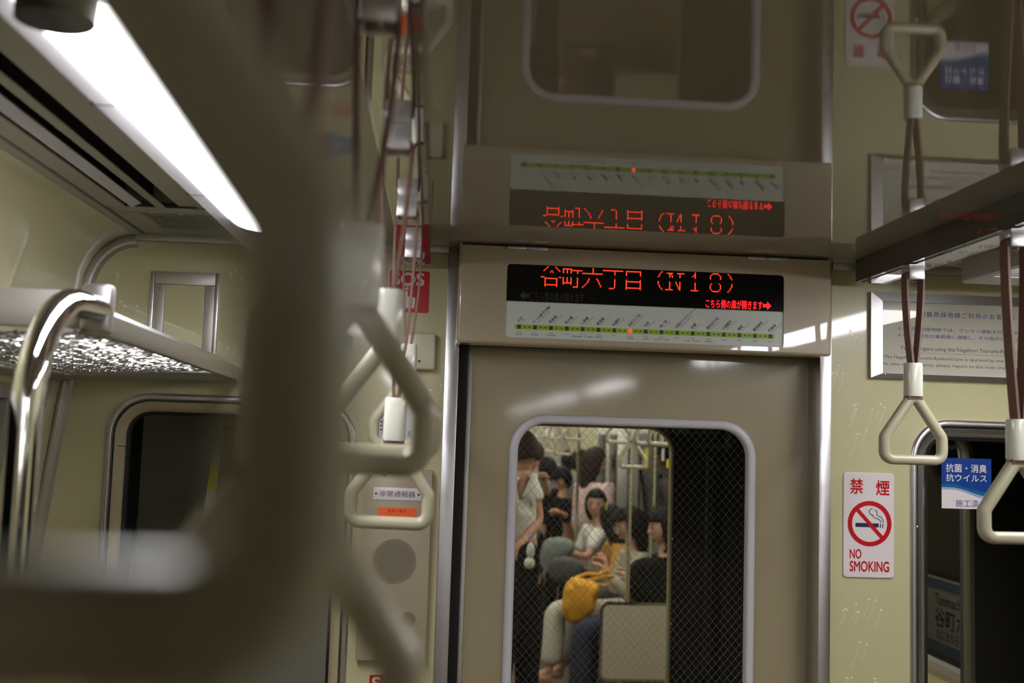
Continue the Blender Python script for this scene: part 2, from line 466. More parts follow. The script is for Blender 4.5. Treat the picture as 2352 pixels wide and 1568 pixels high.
# ceiling: glossy centre panel, lamp housings, vent strips on both sides
struct(MB().box(-0.361, mx(-0.361), YB, YW, ZC, ZC + 0.04).build('ceiling', M['ceiling'], None))
def ceiling_side(side):
    fx = (lambda a, b: (a, b)) if side < 0 else (lambda a, b: (mx(b), mx(a)))
    nm = 'left' if side < 0 else 'right'
    e = empty('ceiling_vent', (fx(-0.66, -0.42)[0], 0, ZC), 'slotted grey air vent panel running beside the %s strip light' % nm, 'vent')
    def bx(a, b, y0, y1, z0, z1, name, m, bev=0.0):
        p, q = fx(a, b)
        return MB().box(p, q, y0, y1, z0, z1, bev).build(name, m, e)
    Y1 = 2.01
    bx(-0.664, -0.640, YB, 2.285, ZC - 0.004, ZC + 0.01, 'edge_trim', M['alu_dull'], 0.002)
    bx(-0.640, -0.636, YB, 2.285, ZC + 0.003, ZC + 0.05, 'groove', M['dark'])
    bx(-0.636, -0.598, YB, Y1, ZC, ZC + 0.004, 'edge_strip', M['vent'])
    bx(-0.604, -0.455, YB, Y1, ZC + 0.050, ZC + 0.06, 'duct_top', M['dark'])
    bx(-0.606, -0.600, YB, Y1, ZC + 0.0045, ZC + 0.05, 'duct_side', M['dark'])  # duct faces coloured dark so the slots read as shaded
    mb = MB()
    pts = [(-0.590, ZC + 0.001), (-0.586, ZC - 0.001), (-0.567, ZC + 0.006), (-0.569, ZC + 0.010)]
    if side > 0: pts = [(mx(x), z) for x, z in pts]
    mb.prism(pts, YB, Y1).build('louvre_blade', M['white_frame'], e)
    bx(-0.541, -0.523, YB, Y1, ZC, ZC + 0.003, 'louvre_blade', M['vent'], 0.001)
    bx(-0.499, -0.393, YB, Y1, ZC + 0.004, ZC + 0.008, 'edge_strip', M['vent'])
    bx(-0.552, -0.549, YB, Y1, ZC + 0.01, ZC + 0.05, 'duct_web', M['dark'])
    bx(-0.505, -0.502, YB, Y1, ZC + 0.01, ZC + 0.05, 'duct_web', M['dark'])
    bx(-0.635, -0.393, Y1, 2.065, ZC, ZC + 0.05, 'end_plate', M['vent'], 0.002)
    bx(-0.622, -0.467, Y1 - 0.006, Y1 - 0.001, ZC + 0.001, ZC + 0.01, 'end_lip', M['dark'])
    # perforated return grille: bars with open holes over a dark plenum
    g = MB()
    xa, xb, ya, yb = -0.583, -0.400, 2.072, 2.222
    nx_, ny_ = 18, 10
    sx = (xb - xa) / nx_; sy = (yb - ya) / ny_
    for i in range(nx_ + 1):
        c = xa + i * sx; p, q = fx(c - sx * 0.26, c + sx * 0.26); g.box(p, q, ya, yb, ZC, ZC + 0.0006)
    for j in range(ny_ + 1):
        c = ya + j * sy; p, q = fx(xa, xb); g.box(p, q, c - sy * 0.24, c + sy * 0.24, ZC, ZC + 0.0006)
    stuff(g.build('grille', M['vent'], e, smooth=0))
    bx(-0.635, -0.586, 2.065, 2.285, ZC, ZC + 0.004, 'grille_border', M['vent'])
    bx(-0.586, -0.393, 2.226, 2.285, ZC, ZC + 0.004, 'grille_border', M['vent'])
    bx(-0.635, -0.393, 2.065, 2.285, ZC + 0.0045, ZC + 0.05, 'plenum', M['dark'])  # dark slab close behind the holes stands in for their shade
    for sxp in (-0.565, -0.505):
        p = sxp if side < 0 else mx(sxp)
        MB().sphere((p, 2.05, ZC - 0.0005), (0.005, 0.005, 0.0025), 10, 6).build('screw', M['steel'], e)
    # lamp: grey housing and glowing diffuser
    l = empty('strip_light', (fx(-0.39, -0.22)[0], 0, ZC), 'long white strip light along the %s of the ceiling' % nm, 'lamp')
    zl_ = 1.945
    a = [(-0.392, ZC - 0.0005), (-0.392, zl_ + 0.004), (-0.388, zl_), (-0.366, zl_), (-0.362, zl_ + 0.004), (-0.362, ZC - 0.0005)]
    b = [(-0.233, ZC - 0.0005), (-0.233, zl_ + 0.004), (-0.229, zl_), (-0.220, zl_), (-0.216, zl_ + 0.004), (-0.216, ZC - 0.0005)]
    if side > 0: a = [(mx(x), z) for x, z in a]; b = [(mx(x), z) for x, z in b]
    h = MB(); h.prism(a, YB, 2.15); h.prism(b, YB, 2.15)
    p, q = fx(-0.3625, -0.2325); h.box(p, q, 2.05, 2.15, zl_, ZC - 0.0005)
    for ya_, yb_ in LAMP_GAPS[side]: h.box(p, q, ya_, yb_, zl_ + 0.001, ZC - 0.0005)
    h.build('housing', M['white_frame'], l)
    for yj in (1.17, 0.53, -0.4, 1.62):
        p, q = fx(-0.393, -0.366); MB().box(p, q, yj, yj + 0.0015, zl_ - 0.0008, zl_ + 0.01).build('seam', M['dark'], l)
    d = [(-0.362, zl_ + 0.02)] + [(-0.2975 - 0.0645 * math.cos(t), zl_ + 0.003 - 0.024 * math.sin(t)) for t in [math.pi * k / 10 for k in range(11)]] + [(-0.233, zl_ + 0.02)]
    if side > 0: d = [(mx(x), z) for x, z in d]
    for ya_, yb_ in LAMP_RUNS[side]: MB().prism(d, ya_, yb_).build('diffuser', M['lamp'], l)
    return l
ceiling_side(-1); ceiling_side(1)
# cornice along the head of the end wall
struct(MB().box(-0.655, 0.012, 2.282, YW, 1.984, ZC + 0.004, 0.002).build('trim_1', M['alu_dull']))
struct(MB().box(0.862, mx(-0.655), 2.282, YW, 1.984, ZC + 0.004, 0.002).build('trim_2', M['alu_dull']))
# ribbed aluminium trim round the corner between cove and end wall
def corner_trim(side, n):
    inner = [(x, z) for x, z in prof_left if z < 2.0]
    path = [(-0.655, 1.992)] + [(-0.655 - 0.107 * math.sin(a), 1.865 + 0.127 * math.cos(a)) for a in [math.radians(d) for d in range(8, 91, 8)]] + [(-0.79, 1.68), (-0.835, 1.3), (-0.86, 0.95)]
    prof = [(0.0, 0.0), (0.0, -0.012), (0.006, -0.014), (0.010, -0.009), (0.016, -0.009), (0.020, -0.003), (0.022, 0.0)]
    rings = []
    for i, (x, z) in enumerate(path):
        a = Vector(path[max(0, i - 1)]); b = Vector(path[min(len(path) - 1, i + 1)])
        t = (b - a).normalized(); nrm = Vector((-t.y, t.x))
        if nrm.x < 0: nrm = -nrm
        rings.append([((x + nrm.x * u) if side < 0 else mx(x + nrm.x * u), YW + v, z + nrm.y * u) for u, v in prof])
    struct(MB().loft(rings, True, True).build('trim_%d' % n, M['alu']))
corner_trim(-1, 3); corner_trim(1, 4)

# door surround
struct(MB().box(0.0105, 0.0405, YW - 0.012, YW + 0.05, 0, ZC - 0.012, 0.002).build('trim_5', M['alu']))
struct(MB().box(0.8357, 0.8630, YW - 0.012, YW + 0.075, 0, ZC - 0.012, 0.002).build('trim_6', M['alu']))
struct(MB().box(0.0405, 0.062, YW + 0.045, YW + 0.09, 0, 1.80).build('trim_7', M['black']))

# gangway door
YD = 2.36
dr = struct(empty('door_1', (0.45, YD, 0)))
dwo = rloop(0.1592, 0.7165, 0.72, 1.6445, 0.082, 10)
dwi = rloop(0.1802, 0.695, 0.741, 1.6202, 0.064, 10)
MB().plate_hole(0.072, 0.853, 0.02, 1.815, grow(dwo, -0.010), YD, YD + 0.03).build('door_leaf', M['door'], dr)
MB().box(0.0585, 0.0722, YD - 0.004, YD + 0.032, 0.02, 1.815, 0.002).build('edge_strip', M['alu_dull'], dr)
MB().frame(grow(dwo, -0.021), [(0.021, 0.0), (0.019, -0.005), (0.014, -0.008), (0.006, -0.0085), (0.002, -0.006), (0.0, 0.0), (0.0, 0.012), (0.012, 0.012)], YD).build('window_frame', M['white_frame'], dr, smooth=60)
MB().prism(poly_of(grow(dwi, 0.006)), YD + 0.006, YD + 0.011).build('pane', M['glass'], dr)
def wire_grid(x0, x1, z0, z1, y, step, r=0.00024):
    mb = MB()
    h, wd = z1 - z0, x1 - x0
    sl = 1.16
    for s in (1, -1):
        c = -h / sl - step
        while c < wd + h / sl + step:
            # x = x0 + c + s*(z - z0)/sl
            pts = []
            za, zb = z0, z1
            xa = x0 + c if s > 0 else x0 + c
            f = lambda z: x0 + c + s * (z - z0) / sl
            # clip on x
            lo, hi = z0, z1
            for xl in (x0, x1):
                z = z0 + s * (xl - x0 - c) * sl
                if (s > 0) == (xl == x0): lo = max(lo, z)
                else: hi = min(hi, z)
            if hi > lo + 1e-3:
                a, b = Vector((f(lo), y + s * r, lo)), Vector((f(hi), y + s * r, hi))
                mb.tube([a, b], r, 4, caps=False)
            c += step
    return mb
stuff(wire_grid(0.180, 0.696, 0.74, 1.622, YD + 0.0085, 0.0176).build('wire_mesh', M['wire'], dr, smooth=0))

# end wall windows
def end_window(n, W, inner_mat, screws):
    r = struct(empty('window_%d' % n, ((W[0] + W[1]) / 2, YW, W[2])))
    L = rloop(*W, 0.085, 10)
    MB().frame(L, [(0.004, 0.0), (0.003, -0.006), (-0.002, -0.009), (-0.008, -0.008), (-0.011, -0.002), (-0.011, 0.01), (0.004, 0.004)], YW).build('window_frame', M['alu'], r, smooth=50)
    MB().frame(grow(L, -0.0125), [(0.0, 0.004), (-0.002, -0.003), (-0.012, -0.001), (-0.022, 0.006), (-0.0235, 0.02), (0.0, 0.02)], YW).build('inner_frame', inner_mat, r, smooth=50)
    MB().frame(grow(L, -0.036), [(0.0, 0.008), (-0.005, 0.010), (-0.006, 0.022), (0.0, 0.022)], YW).build('gasket', M['black'], r, smooth=50)
    MB().prism(poly_of(grow(L, -0.036)), YW + 0.018, YW + 0.023).build('pane', M['glass'], r)
    for sx, sz in screws:
        MB().sphere((sx, YW + 0.001, sz), (0.0045, 0.003, 0.0045), 10, 6).build('screw', M['steel'], r)
    return r
M['reveal'] = mat('cream_reveal', (0.42, 0.36, 0.22), 0.35)
lw_o = end_window(3, LW, M['reveal'], [])
rw_o = end_window(4, RW, M['alu'], [(wp(2107, 1210, YW).x, wp(2107, 1210, YW).z), (wp(2107, 1210, YW).x, 0.95)])
MB().box(-0.676, -0.645, YW - 0.0015, YW + 0.0005, wp(280, 1025, YW).z, wp(280, 1024, YW).z + 0.0006).build('seam', M['dark'], lw_o)

# ------------------------------------------------------------------ strap rails
def strap_rail(xc, nm, x_in):
    r = empty('strap_rail', (xc, 0, ZC), 'dark glossy ceiling rail carrying the %s row of hanging straps' % nm, 'rail')
    MB().box(xc - 0.031, xc + 0.031, YB, 2.235, 1.9515, ZC - 0.0002).build('rail_body', M['beam'], r, smooth=0)
    a, b = (xc - 0.0295, xc + 0.019) if x_in > 0 else (xc - 0.019, xc + 0.0295)
    MB().box(a, b, YB, 2.2345, 1.9495, 1.9515).build('bottom_plate', M['beam_bottom'], r, smooth=0)
    o = xc - 0.0295 if x_in > 0 else xc + 0.0275
    MB().box(o, o + 0.002, YB, 2.2345, 1.9485, 1.9495).build('edge_bead', M['steel'], r, smooth=0)
    return r
XL, XR = -0.058, 0.926
strap_rail(XL, 'left', 1); strap_rail(XR, 'right', -1)

# ------------------------------------------------------------------ hanging straps
ZS = 1.9495
def handle_path(vert=0.0, bend=0.0):
    def arc(c, r, a0, a1, n):
        return [(c[0] + r * math.cos(math.radians(a0 + (a1 - a0) * i / n)), c[1] + r * math.sin(math.radians(a0 + (a1 - a0) * i / n))) for i in range(n + 1)]
    # centre line of the ring (x, z), apex at the top; half of it then mirrored
    h = []
    h += arc((0.0, -0.0205), 0.012, 90, 37, 3)
    h += arc((0.0425, -0.0870 + bend), 0.0145, 37, 0, 3)
    h += arc((0.0410, -0.1095 - vert), 0.0160, 0, -90, 6)
    left = [(-x, z) for x, z in reversed(h)]
    return h + left[:-1]
def make_strap(drop, label, vert=0.0, bend=0.0):
    """drop: from clip down to the sleeve top"""
    r = empty('hanging_strap', (0, 0, 0), label, 'strap')
    c = MB()
    c.box(-0.015, 0.015, -0.019, -0.013, -0.029, 0.0, 0.0018)
    c.box(-0.015, 0.015, 0.013, 0.019, -0.029, 0.0, 0.0018)
    c.box(-0.015, 0.015, -0.019, 0.019, -0.006, 0.0)
    clip = c.build('clip', M['clip'], r)
    MB().cyl((0, -0.015, -0.018), (0, 0.015, -0.018), 0.006, 14).build('pin', M['steel'], clip)
    # strap loop: flat band wide in y, two runs meeting at the sleeve
    pts = []
    n = 10
    for k in range(n + 1):
        a = math.pi * k / n
        pts.append((0.0165 * math.cos(a), -0.022 + 0.011 * math.sin(a)))
    zb = -drop - 0.01
    run = []
    for t in (1.0, 0.85, 0.7, 0.55, 0.4, 0.25, 0.12):
        run.append((0.0032 + (0.0165 - 0.0032) * (1 - (1 - t) ** 1.7), zb + (-0.022 - zb) * t))
    right = [(0.0032, zb)] + list(reversed(run))[0:-1]
    leftr = [(-x, z) for x, z in reversed(right)]
    path = right + pts + leftr
    rings = []
    for i, (x, z) in enumerate(path):
        a = Vector(path[max(0, i - 1)]); b = Vector(path[min(len(path) - 1, i + 1)])
        t = (b - a).normalized(); nn = Vector((-t.y, t.x)) * 0.0019
        hw = 0.0125
        rings.append([(x + nn.x, -hw, z + nn.y), (x + nn.x, hw, z + nn.y), (x - nn.x, hw, z - nn.y), (x - nn.x, -hw, z - nn.y)])
    MB().loft(rings, True, True).build('strap', M['leather'], r, smooth=30)
    # sleeve
    s = MB()
    zt, zl = -drop, -drop - 0.064
    ring = lambda sc, z: [(0.0165 * sc * (abs(math.cos(a)) ** 0.75) * (1 if math.cos(a) >= 0 else -1), 0.0165 * sc * (abs(math.sin(a)) ** 0.75) * (1 if math.sin(a) >= 0 else -1), z) for a in [2 * math.pi * k / 24 for k in range(24)]]
    s.loft([ring(0.72, zt - 0.003), ring(0.80, zt), ring(0.93, zt), ring(1.0, zt - 0.004), ring(1.02, zl + 0.004), ring(0.98, zl), ring(0.7, zl), ring(0.6, zl + 0.004)], True, True)
    s.build('sleeve', M['sleeve'], r, smooth=45)
    # lower strap loop round the handle apex
    MB().box(-0.0155, 0.0155, -0.011, 0.011, zl - 0.010, zl + 0.005, 0.003).build('lower_loop', M['leather'], r)
    z0 = zl + 0.004
    hp = handle_path(vert, bend)
    rings = []
    N = len(hp)
    for i, (x, z) in enumerate(hp):
        a = Vector(hp[i - 1]); b = Vector(hp[(i + 1) % N]); t = (b - a).normalized(); nn = Vector((-t.y, t.x))
        ru, rv = 0.0097, 0.0112
        rr = []
        for k in range(14):
            an = 2 * math.pi * k / 14
            cu = abs(math.cos(an)) ** 0.8 * (1 if math.cos(an) >= 0 else -1) * ru
            cv = abs(math.sin(an)) ** 0.8 * (1 if math.sin(an) >= 0 else -1) * rv
            rr.append((x + nn.x * cu, cv, z0 + z + nn.y * cu))
        rings.append(rr)
    MB().loft(rings, True, False, True).build('handle', M['ivory'], r, smooth=50)
    return r
S0 = make_strap(0.19, 'x'); L0 = make_strap(0.302, 'x'); N0 = make_strap(0.182, 'x', 0.011, 0.0045)
used = {'S': False, 'L': False, 'N': False}
def strap(kind, x, y, label, group, sx=0.0, sy=0.0, rz=0.0):
    p = {'S': S0, 'L': L0, 'N': N0}[kind]
    o = copy_tree(p) if used[kind] else p
    used[kind] = True
    o.location = (x, y, ZS); o.rotation_euler = (math.radians(sy), math.radians(sx), math.radians(rz))
    o['label'] = label
    if group: o['group'] = group
    return o
G = 'hanging straps of this car'
strap('N', -0.0775, 0.157, 'hugely blurred ivory strap handle right in front of the camera', G, 0.0, 0.0)
strap('L', XL - 0.008, 0.45, 'blurred brown strap just behind the nearest dark handle', G, 0.3, 0)
strap('S', XL, 0.835, 'soft strap handle with its bar crossing the white label beside the door', G, 1.6, 0)
strap('S', XL, 1.22, 'strap on the left rail half hidden behind the soft handle', G, 0.6, 0)
strap('L', XL, 1.605, 'low strap handle in front of the emergency intercom box', G, 1.0, 0)
strap('S', XL, 1.99, 'farthest strap of the left rail, next to the red SOS sign', G, 0.4, 0)
strap('S', XR - 0.015, 1.99, 'sharp strap handle above the no smoking sign', G, 0.0, 0)
strap('L', XR - 0.015, 1.625, 'strap handle at the right edge in front of the blue window label', G, -0.5, 0)
strap('S', XR - 0.015, 1.22, 'strap hanging nearest on the right rail beyond the picture edge', G, 0.0, 0)

# ------------------------------------------------------------------ header with the display
YH = 2.23
hd = empty('door_header', (0.436, YH, 1.786), 'taupe header box above the gangway door with red dot display and route map', 'display')
dl = rloop(0.1352, 0.7345, 1.8022, 1.9585, 0.008, 5)
hx0, hx1, hz0, hz1 = 0.0325, 0.8405, 1.7868, 1.9955
MB().plate_hole(hx0 + 0.006, hx1 - 0.006, hz0 + 0.006, hz1, dl, YH, YH + 0.006).build('front_bezel', M['taupe'], hd)
cs = MB()
lo = rloop(hx0, hx1, hz0, hz1 + 0.02, 0.0065, 4)
cs.frame(rloop(hx0 + 0.006, hx1 - 0.006, hz0 + 0.006, hz1 + 0.006, 0.0005, 4), [(0.0, 0.0), (0.003, 0.0009), (0.0052, 0.003), (0.006, 0.006), (0.006, 0.075), (0.0, 0.075)], YH)
cs.build('casing', M['taupe'], hd, smooth=50)
MB().box(hx0 + 0.006, hx1 - 0.006, YH + 0.06, YH + 0.075, hz0, hz1).build('back_plate', M['taupe'], hd)
zsplit = 1.8792
YP = YH + 0.0035
dg = MB().prism(poly_of(rloop(0.1345, 0.7352, zsplit, 1.9592, 0.0075, 5)), YP, YP + 0.003).build('message_panel', M['acrylic'], hd)
mp = MB().prism(poly_of(rloop(0.1345, 0.7352, 1.8015, zsplit + 0.001, 0.0075, 5)), YP, YP + 0.003).build('route_map', M['map'], hd)
# LED message: dots of a 16-row matrix, cells 16 columns wide
def L_(*p): return p
GL = {
 0: [L_(5,0,2,3), L_(11,0,14,3), L_(8,3,8,3), L_(7,4,7,4), L_(9,4,9,4), L_(0,8,2,8), L_(14,8,15,8), L_(3,9,12,9), L_(3,9,3,15), L_(12,9,12,15), L_(3,14,12,14)],
 1: [L_(1,1,7,1), L_(1,1,1,4), L_(4,1,4,4), L_(7,1,7,4), L_(8,2,15,2), L_(12,2,12,4), L_(1,8,1,13), L_(4,8,4,12), L_(7,8,7,13), L_(1,12,7,12), L_(12,8,12,15), L_(9,15,12,15)],
 2: [L_(8,0,8,3), L_(0,4,15,4), L_(5,8,5,9), L_(4,10,4,10), L_(4,11,0,15), L_(11,8,11,8), L_(12,9,12,10), L_(13,11,13,12), L_(14,13,14,14)],
 3: [L_(0,1,15,1), L_(9,1,9,4), L_(9,8,9,14), L_(5,15,8,15)],
 4: [L_(2,1,13,1), L_(2,1,2,4), L_(13,1,13,4), L_(2,8,2,15), L_(13,8,13,15), L_(2,9,13,9), L_(2,14,13,14)],
 5: [L_(14,0,13,1), L_(12,2,12,3), L_(11,4,11,4), L_(11,8,11,10), L_(12,11,12,12), L_(13,13,14,14)],
 6: [L_(2,1,6,1), L_(4,1,4,4), L_(5,2,6,3), L_(6,4,6,4), L_(10,1,15,1), L_(12,1,12,4), L_(4,8,4,14), L_(1,14,6,14), L_(9,8,9,9), L_(10,10,10,11), L_(11,12,11,13), L_(12,8,12,14)],
 7: [L_(8,0,8,4), L_(6,3,7,2), L_(8,8,8,14), L_(5,14,10,14)],
 8: [L_(6,0,10,0), L_(5,1,4,2), L_(4,3,4,4), L_(11,1,12,2), L_(12,3,12,4), L_(5,8,4,9), L_(11,8,12,9), L_(4,10,4,12), L_(12,10,12,12), L_(5,13,5,13), L_(11,13,11,13), L_(6,14,10,14)],
 9: [L_(2,0,3,1), L_(4,2,4,3), L_(5,4,5,4), L_(5,8,5,10), L_(4,11,4,12), L_(3,13,2,14)]}
o0 = wp(1244.5, 611.5, YH)
pit = 2.975 * 2.2713 / FPX
dots = set()
for c, segs in GL.items():
    for c0, r0, c1, r1 in segs:
        n = max(abs(c1 - c0), abs(r1 - r0))
        for k in range(n + 1):
            t = k / n if n else 0
            dots.add((c * 16 + round(c0 + (c1 - c0) * t), round(r0 + (r1 - r0) * t)))
lm = MB()
for c, r in sorted(dots):
    x = o0.x + c * pit; z = o0.z - r * pit * 0.985
    rad = pit * 0.52
    ring = [lm.bm.verts.new((x + rad * math.cos(a), YP - 0.0002, z + rad * math.sin(a))) for a in [2 * math.pi * k / 8 for k in range(8)]]
    cv = lm.bm.verts.new((x, YP - 0.0009, z))
    for k in range(8): lm.bm.faces.new((ring[k], ring[(k + 1) % 8], cv))
stuff(lm.build('led_dots', M['led'], hd, smooth=0))
# lit and unlit legends
def legend(px0, py0, px1, py1, s, m, arrow, nm):
    a = wp(px0, py1, YH); b = wp(px1, py0, YH)
    mb = MB()
    h = b.z - a.z; aw = h * 1.0
    y = YP - 0.0003
    if arrow < 0: ax, tx0, tx1 = a.x, a.x + aw + 0.002, b.x
    else: ax, tx0, tx1 = b.x - aw, a.x, b.x - aw - 0.001
    add_text(mb, s, tx0, tx1, a.z, b.z, y, None, 0.025 if arrow > 0 else 0.0)
    zc = (a.z + b.z) / 2
    pts = [(0, 0), (0.5, 0.5), (0.5, 0.2), (1, 0.2), (1, -0.2), (0.5, -0.2), (0.5, -0.5)]
    if arrow > 0: pts = [(1 - u, v) for u, v in reversed(pts)]
    mb.face([(ax + u * aw, y, zc + v * h) for u, v in pts])
    mb.build(nm, m, hd, smooth=0)
legend(1193, 672.5, 1342, 689, 'こちら側の扉が開きます', M['unlit'], -1, 'unlit_legend')
legend(1622, 692, 1773, 706, 'こちら側の扉が開きます', M['led_text'], 1, 'lit_legend')
# route map
yM = YP - 0.0003
zl = wp(1445, 759.5, YH).z
xa, xb = wp(1192.5, 750.5, YH).x, wp(1770.5, 772.5, YH).x
def zline(x): return zl
g = MB()
hb = 0.0052
g.prism(poly_of(rloop(xa - 0.0095, xb + 0.0095, zl - hb, zl + hb, hb * 0.98, 6)), yM, yM + 0.0003)
g.build('green_line', M['green'], hd, smooth=0)
names = ['大正', 'ドーム前千代崎', '西長堀', '西大橋', '心斎橋', '長堀橋', '松屋町', '谷町六丁目', '玉造', '森ノ宮', '大阪ビジネスパーク', '京橋', '蒲生四丁目', '今福鶴見', '横堤', '鶴見緑地', '門真南']
roman = ['Taisho', 'Dome-mae Chiyozaki', 'Nishi-Nagahori', 'Nishi-Ohashi', 'Shinsaibashi', 'Nagahoribashi', 'Matsuyamachi', 'Tanimachi 6-chome', 'Tamatsukuri', 'Morinomiya', 'Osaka Business Park', 'Kyobashi', 'Gamo 4-chome', 'Imafuku-Tsurumi', 'Yokozutsumi', 'Tsurumi-ryokuchi', 'Kadoma-minami']
below = ['JR線', '阪神線', '千日前線', '', '御堂筋線・四つ橋線', '堺筋線', '', '谷町線', 'JR線', '中央線・JR線', '', 'JR線・京阪線', '今里筋線', '', '', '', '']
jp, en, cd, tr, ar = MB(), MB(), MB(), MB(), MB()
ca, sa = math.cos(math.radians(46)), math.sin(math.radians(46))
for i in range(17):
    x = xa + (xb - xa) * i / 16
    sq = MB(); d = 0.0042
    y = yM - 0.0002
    sq.box(x - d * 0.92, x + d * 0.92, y - 0.0002, y + 0.0002, zl - d, zl + d)
    sq.build('lit_square' if i == 7 else 'station_square', M['led_square'] if i == 7 else M['map_square'], hd, smooth=0)
    n = len(names[i]); h = 0.0066
    def rot(ox, oz, L, H):
        return lambda u, v: (ox + u * L * ca - v * H * sa, yM, oz + u * L * sa + v * H * ca)
    add_text(jp, names[i], 0, 0, 0, 0, 0, rot(x - 0.001, zl + 0.0085, n * 0.0068, h), 0.018)
    vs, fs, asp = text_polys(roman[i])
    add_text(en, roman[i], 0, 0, 0, 0, 0, rot(x + 0.0055, zl + 0.0085, min(0.055, len(roman[i]) * 0.0021), 0.0026))
    add_text(cd, 'N%d' % (11 + i), x - 0.0045, x + 0.0045, zl - 0.0128, zl - 0.0092, yM)
    if below[i]:
        wdt = len(below[i]) * 0.00245
        add_text(tr, below[i], x - wdt, x + wdt, zl - 0.0178, zl - 0.0142, yM)
    if i < 16:
        st_ = (xb - xa) / 16
        for k, u in enumerate((0.36, 0.66)):
            c = x + st_ * u; s = 1 if (i >= 4 and k == 1) or (i < 4 and k == 1) else -1
            s = -1 if k == 0 else (-1 if i < 1 else 1)
            hh = 0.0021
            ar.face([(c + s * 0.0032, yM - 0.0002, zl), (c, yM - 0.0002, zl + hh), (c, yM - 0.0002, zl - hh)])
            ar.face([(c - s * 0.0028, yM - 0.0002, zl - 0.0007), (c - s * 0.0028, yM - 0.0002, zl + 0.0007), (c, yM - 0.0002, zl + 0.0007), (c, yM - 0.0002, zl - 0.0007)])
stuff(jp.build('station_names', M['ink'], hd, smooth=0))
stuff(en.build('roman_names', M['ink_grey'], hd, smooth=0))
stuff(cd.build('station_codes', M['map_red'], hd, smooth=0))
stuff(tr.build('transfer_lines', M['ink'], hd, smooth=0))
stuff(ar.build('line_arrows', M['map_square'], hd, smooth=0))
for pa, pb in (((1165, 568), (1258, 574)), ((1716, 591), (1808, 597))):
    a, b = wp(pa[0], pa[1], YH), wp(pb[0], pb[1], YH)
    h = MB(); xm = (a.x + b.x) / 2
    h.box(a.x, xm - 0.0006, YH - 0.006, YH + 0.003, 1.989, 1.9965, 0.0015)
    h.box(xm + 0.0006, b.x, YH - 0.006, YH + 0.003, 1.989, 1.9965, 0.0015)
    h.build('hinge', M['alu'], hd)

# ------------------------------------------------------------------ signs and boxes on the end wall
def board(name, x0, x1, z0, z1, r, m, label, cat, t=0.002, Y=YW, bev=True):
    e = empty(name, ((x0 + x1) / 2, Y, z0), label, cat)
    L = rloop(x0, x1, z0, z1, r, 5)
    mb = MB()
    mb.loft([[(p[0], Y, p[1]) for p, n in L], [(p[0], Y - t * 0.7, p[1]) for p, n in L], [(p[0] - n[0] * t * 0.3, Y - t, p[1] - n[1] * t * 0.3) for p, n in L]], True, True)
    mb.build('plate', m, e, smooth=30)
    return e, Y - t - 0.0003
# no smoking
x0, x1, z0, z1 = 0.8940, 1.0085, 1.3110, 1.5390
ns, ny = board('no_smoking_sign', x0, x1, z0, z1, 0.008, M['white'], 'white and red no smoking sign right of the gangway door', 'sign', 0.004)
W_, H_ = x1 - x0, z1 - z0
fx = lambda u: x0 + u * W_
fz = lambda v: z1 - v * H_
text('禁', fx(0.13), fx(0.38), fz(0.203), fz(0.062), ny, M['red'], ns, bold=0.022)
text('煙', fx(0.64), fx(0.90), fz(0.213), fz(0.072), ny, M['red'], ns, bold=0.022)
cxx, czz, ro = fx(0.512), fz(0.486), 0.0493
ringm = MB()
ringm.frame([((cxx + ro * math.cos(a), czz + ro * math.sin(a)), (math.cos(a), math.sin(a))) for a in [2 * math.pi * k / 48 for k in range(48)]], [(0, 0.0003), (0, 0), (-0.0098, 0), (-0.0098, 0.0003)], ny - 0.0003)
dx, dz = 0.0285, -0.0305
n_ = Vector((-dz, dx)).normalized() * 0.0042
ringm.face([(cxx - dx + n_.x, ny - 0.0002, czz - dz + n_.y), (cxx + dx + n_.x, ny - 0.0002, czz + dz + n_.y), (cxx + dx - n_.x, ny - 0.0002, czz + dz - n_.y), (cxx - dx - n_.x, ny - 0.0002, czz - dz - n_.y)])
ringm.build('prohibition_ring', M['red'], ns, smooth=0)
cg = MB()
zc = fz(0.501); hh = 0.0044
cg.box(fx(0.235), fx(0.69), ny - 0.00005, ny + 0.0002, zc - hh, zc + hh)
for u in (0.715, 0.762): cg.box(fx(u), fx(u + 0.020), ny - 0.00005, ny + 0.0002, zc - hh - 0.0006, zc + hh - 0.0006)
def ribbon(mb, pts, w_, y):
    for i in range(len(pts) - 1):
        a, b = Vector(pts[i]), Vector(pts[i + 1]); t = (b - a).normalized(); n2 = Vector((-t.y, t.x)) * w_ / 2
        a2, b2 = a - t * w_ * 0.3, b + t * w_ * 0.3
        mb.face([(p.x, y, p.y) for p in (a2 + n2, b2 + n2, b2 - n2, a2 - n2)])
q = lambda px, py: (x0 + (px - 155) / 328 * W_, z1 - (py - 230) / 673 * H_)
ribbon(cg, [q(341, 459), q(328, 466), q(320, 478), q(323, 492), q(333, 499), q(345, 502), q(346, 512), q(354, 520), q(372, 524), q(385, 530), q(394, 540), q(396, 549)], 0.0016, ny)
ribbon(cg, [q(356, 468), q(366, 474), q(370, 486), q(368, 498), q(378, 508), q(392, 512), q(404, 522), q(410, 536), q(411, 548)], 0.0016, ny)
cg.build('cigarette', M['navy'], ns, smooth=0)
text('NO', fx(0.127), fx(0.350), fz(0.818), fz(0.733), ny, M['red'], ns, bold=0.035)
text('SMOKING', fx(0.127), fx(0.893), fz(0.94), fz(0.845), ny, M['red'], ns, bold=0.035)

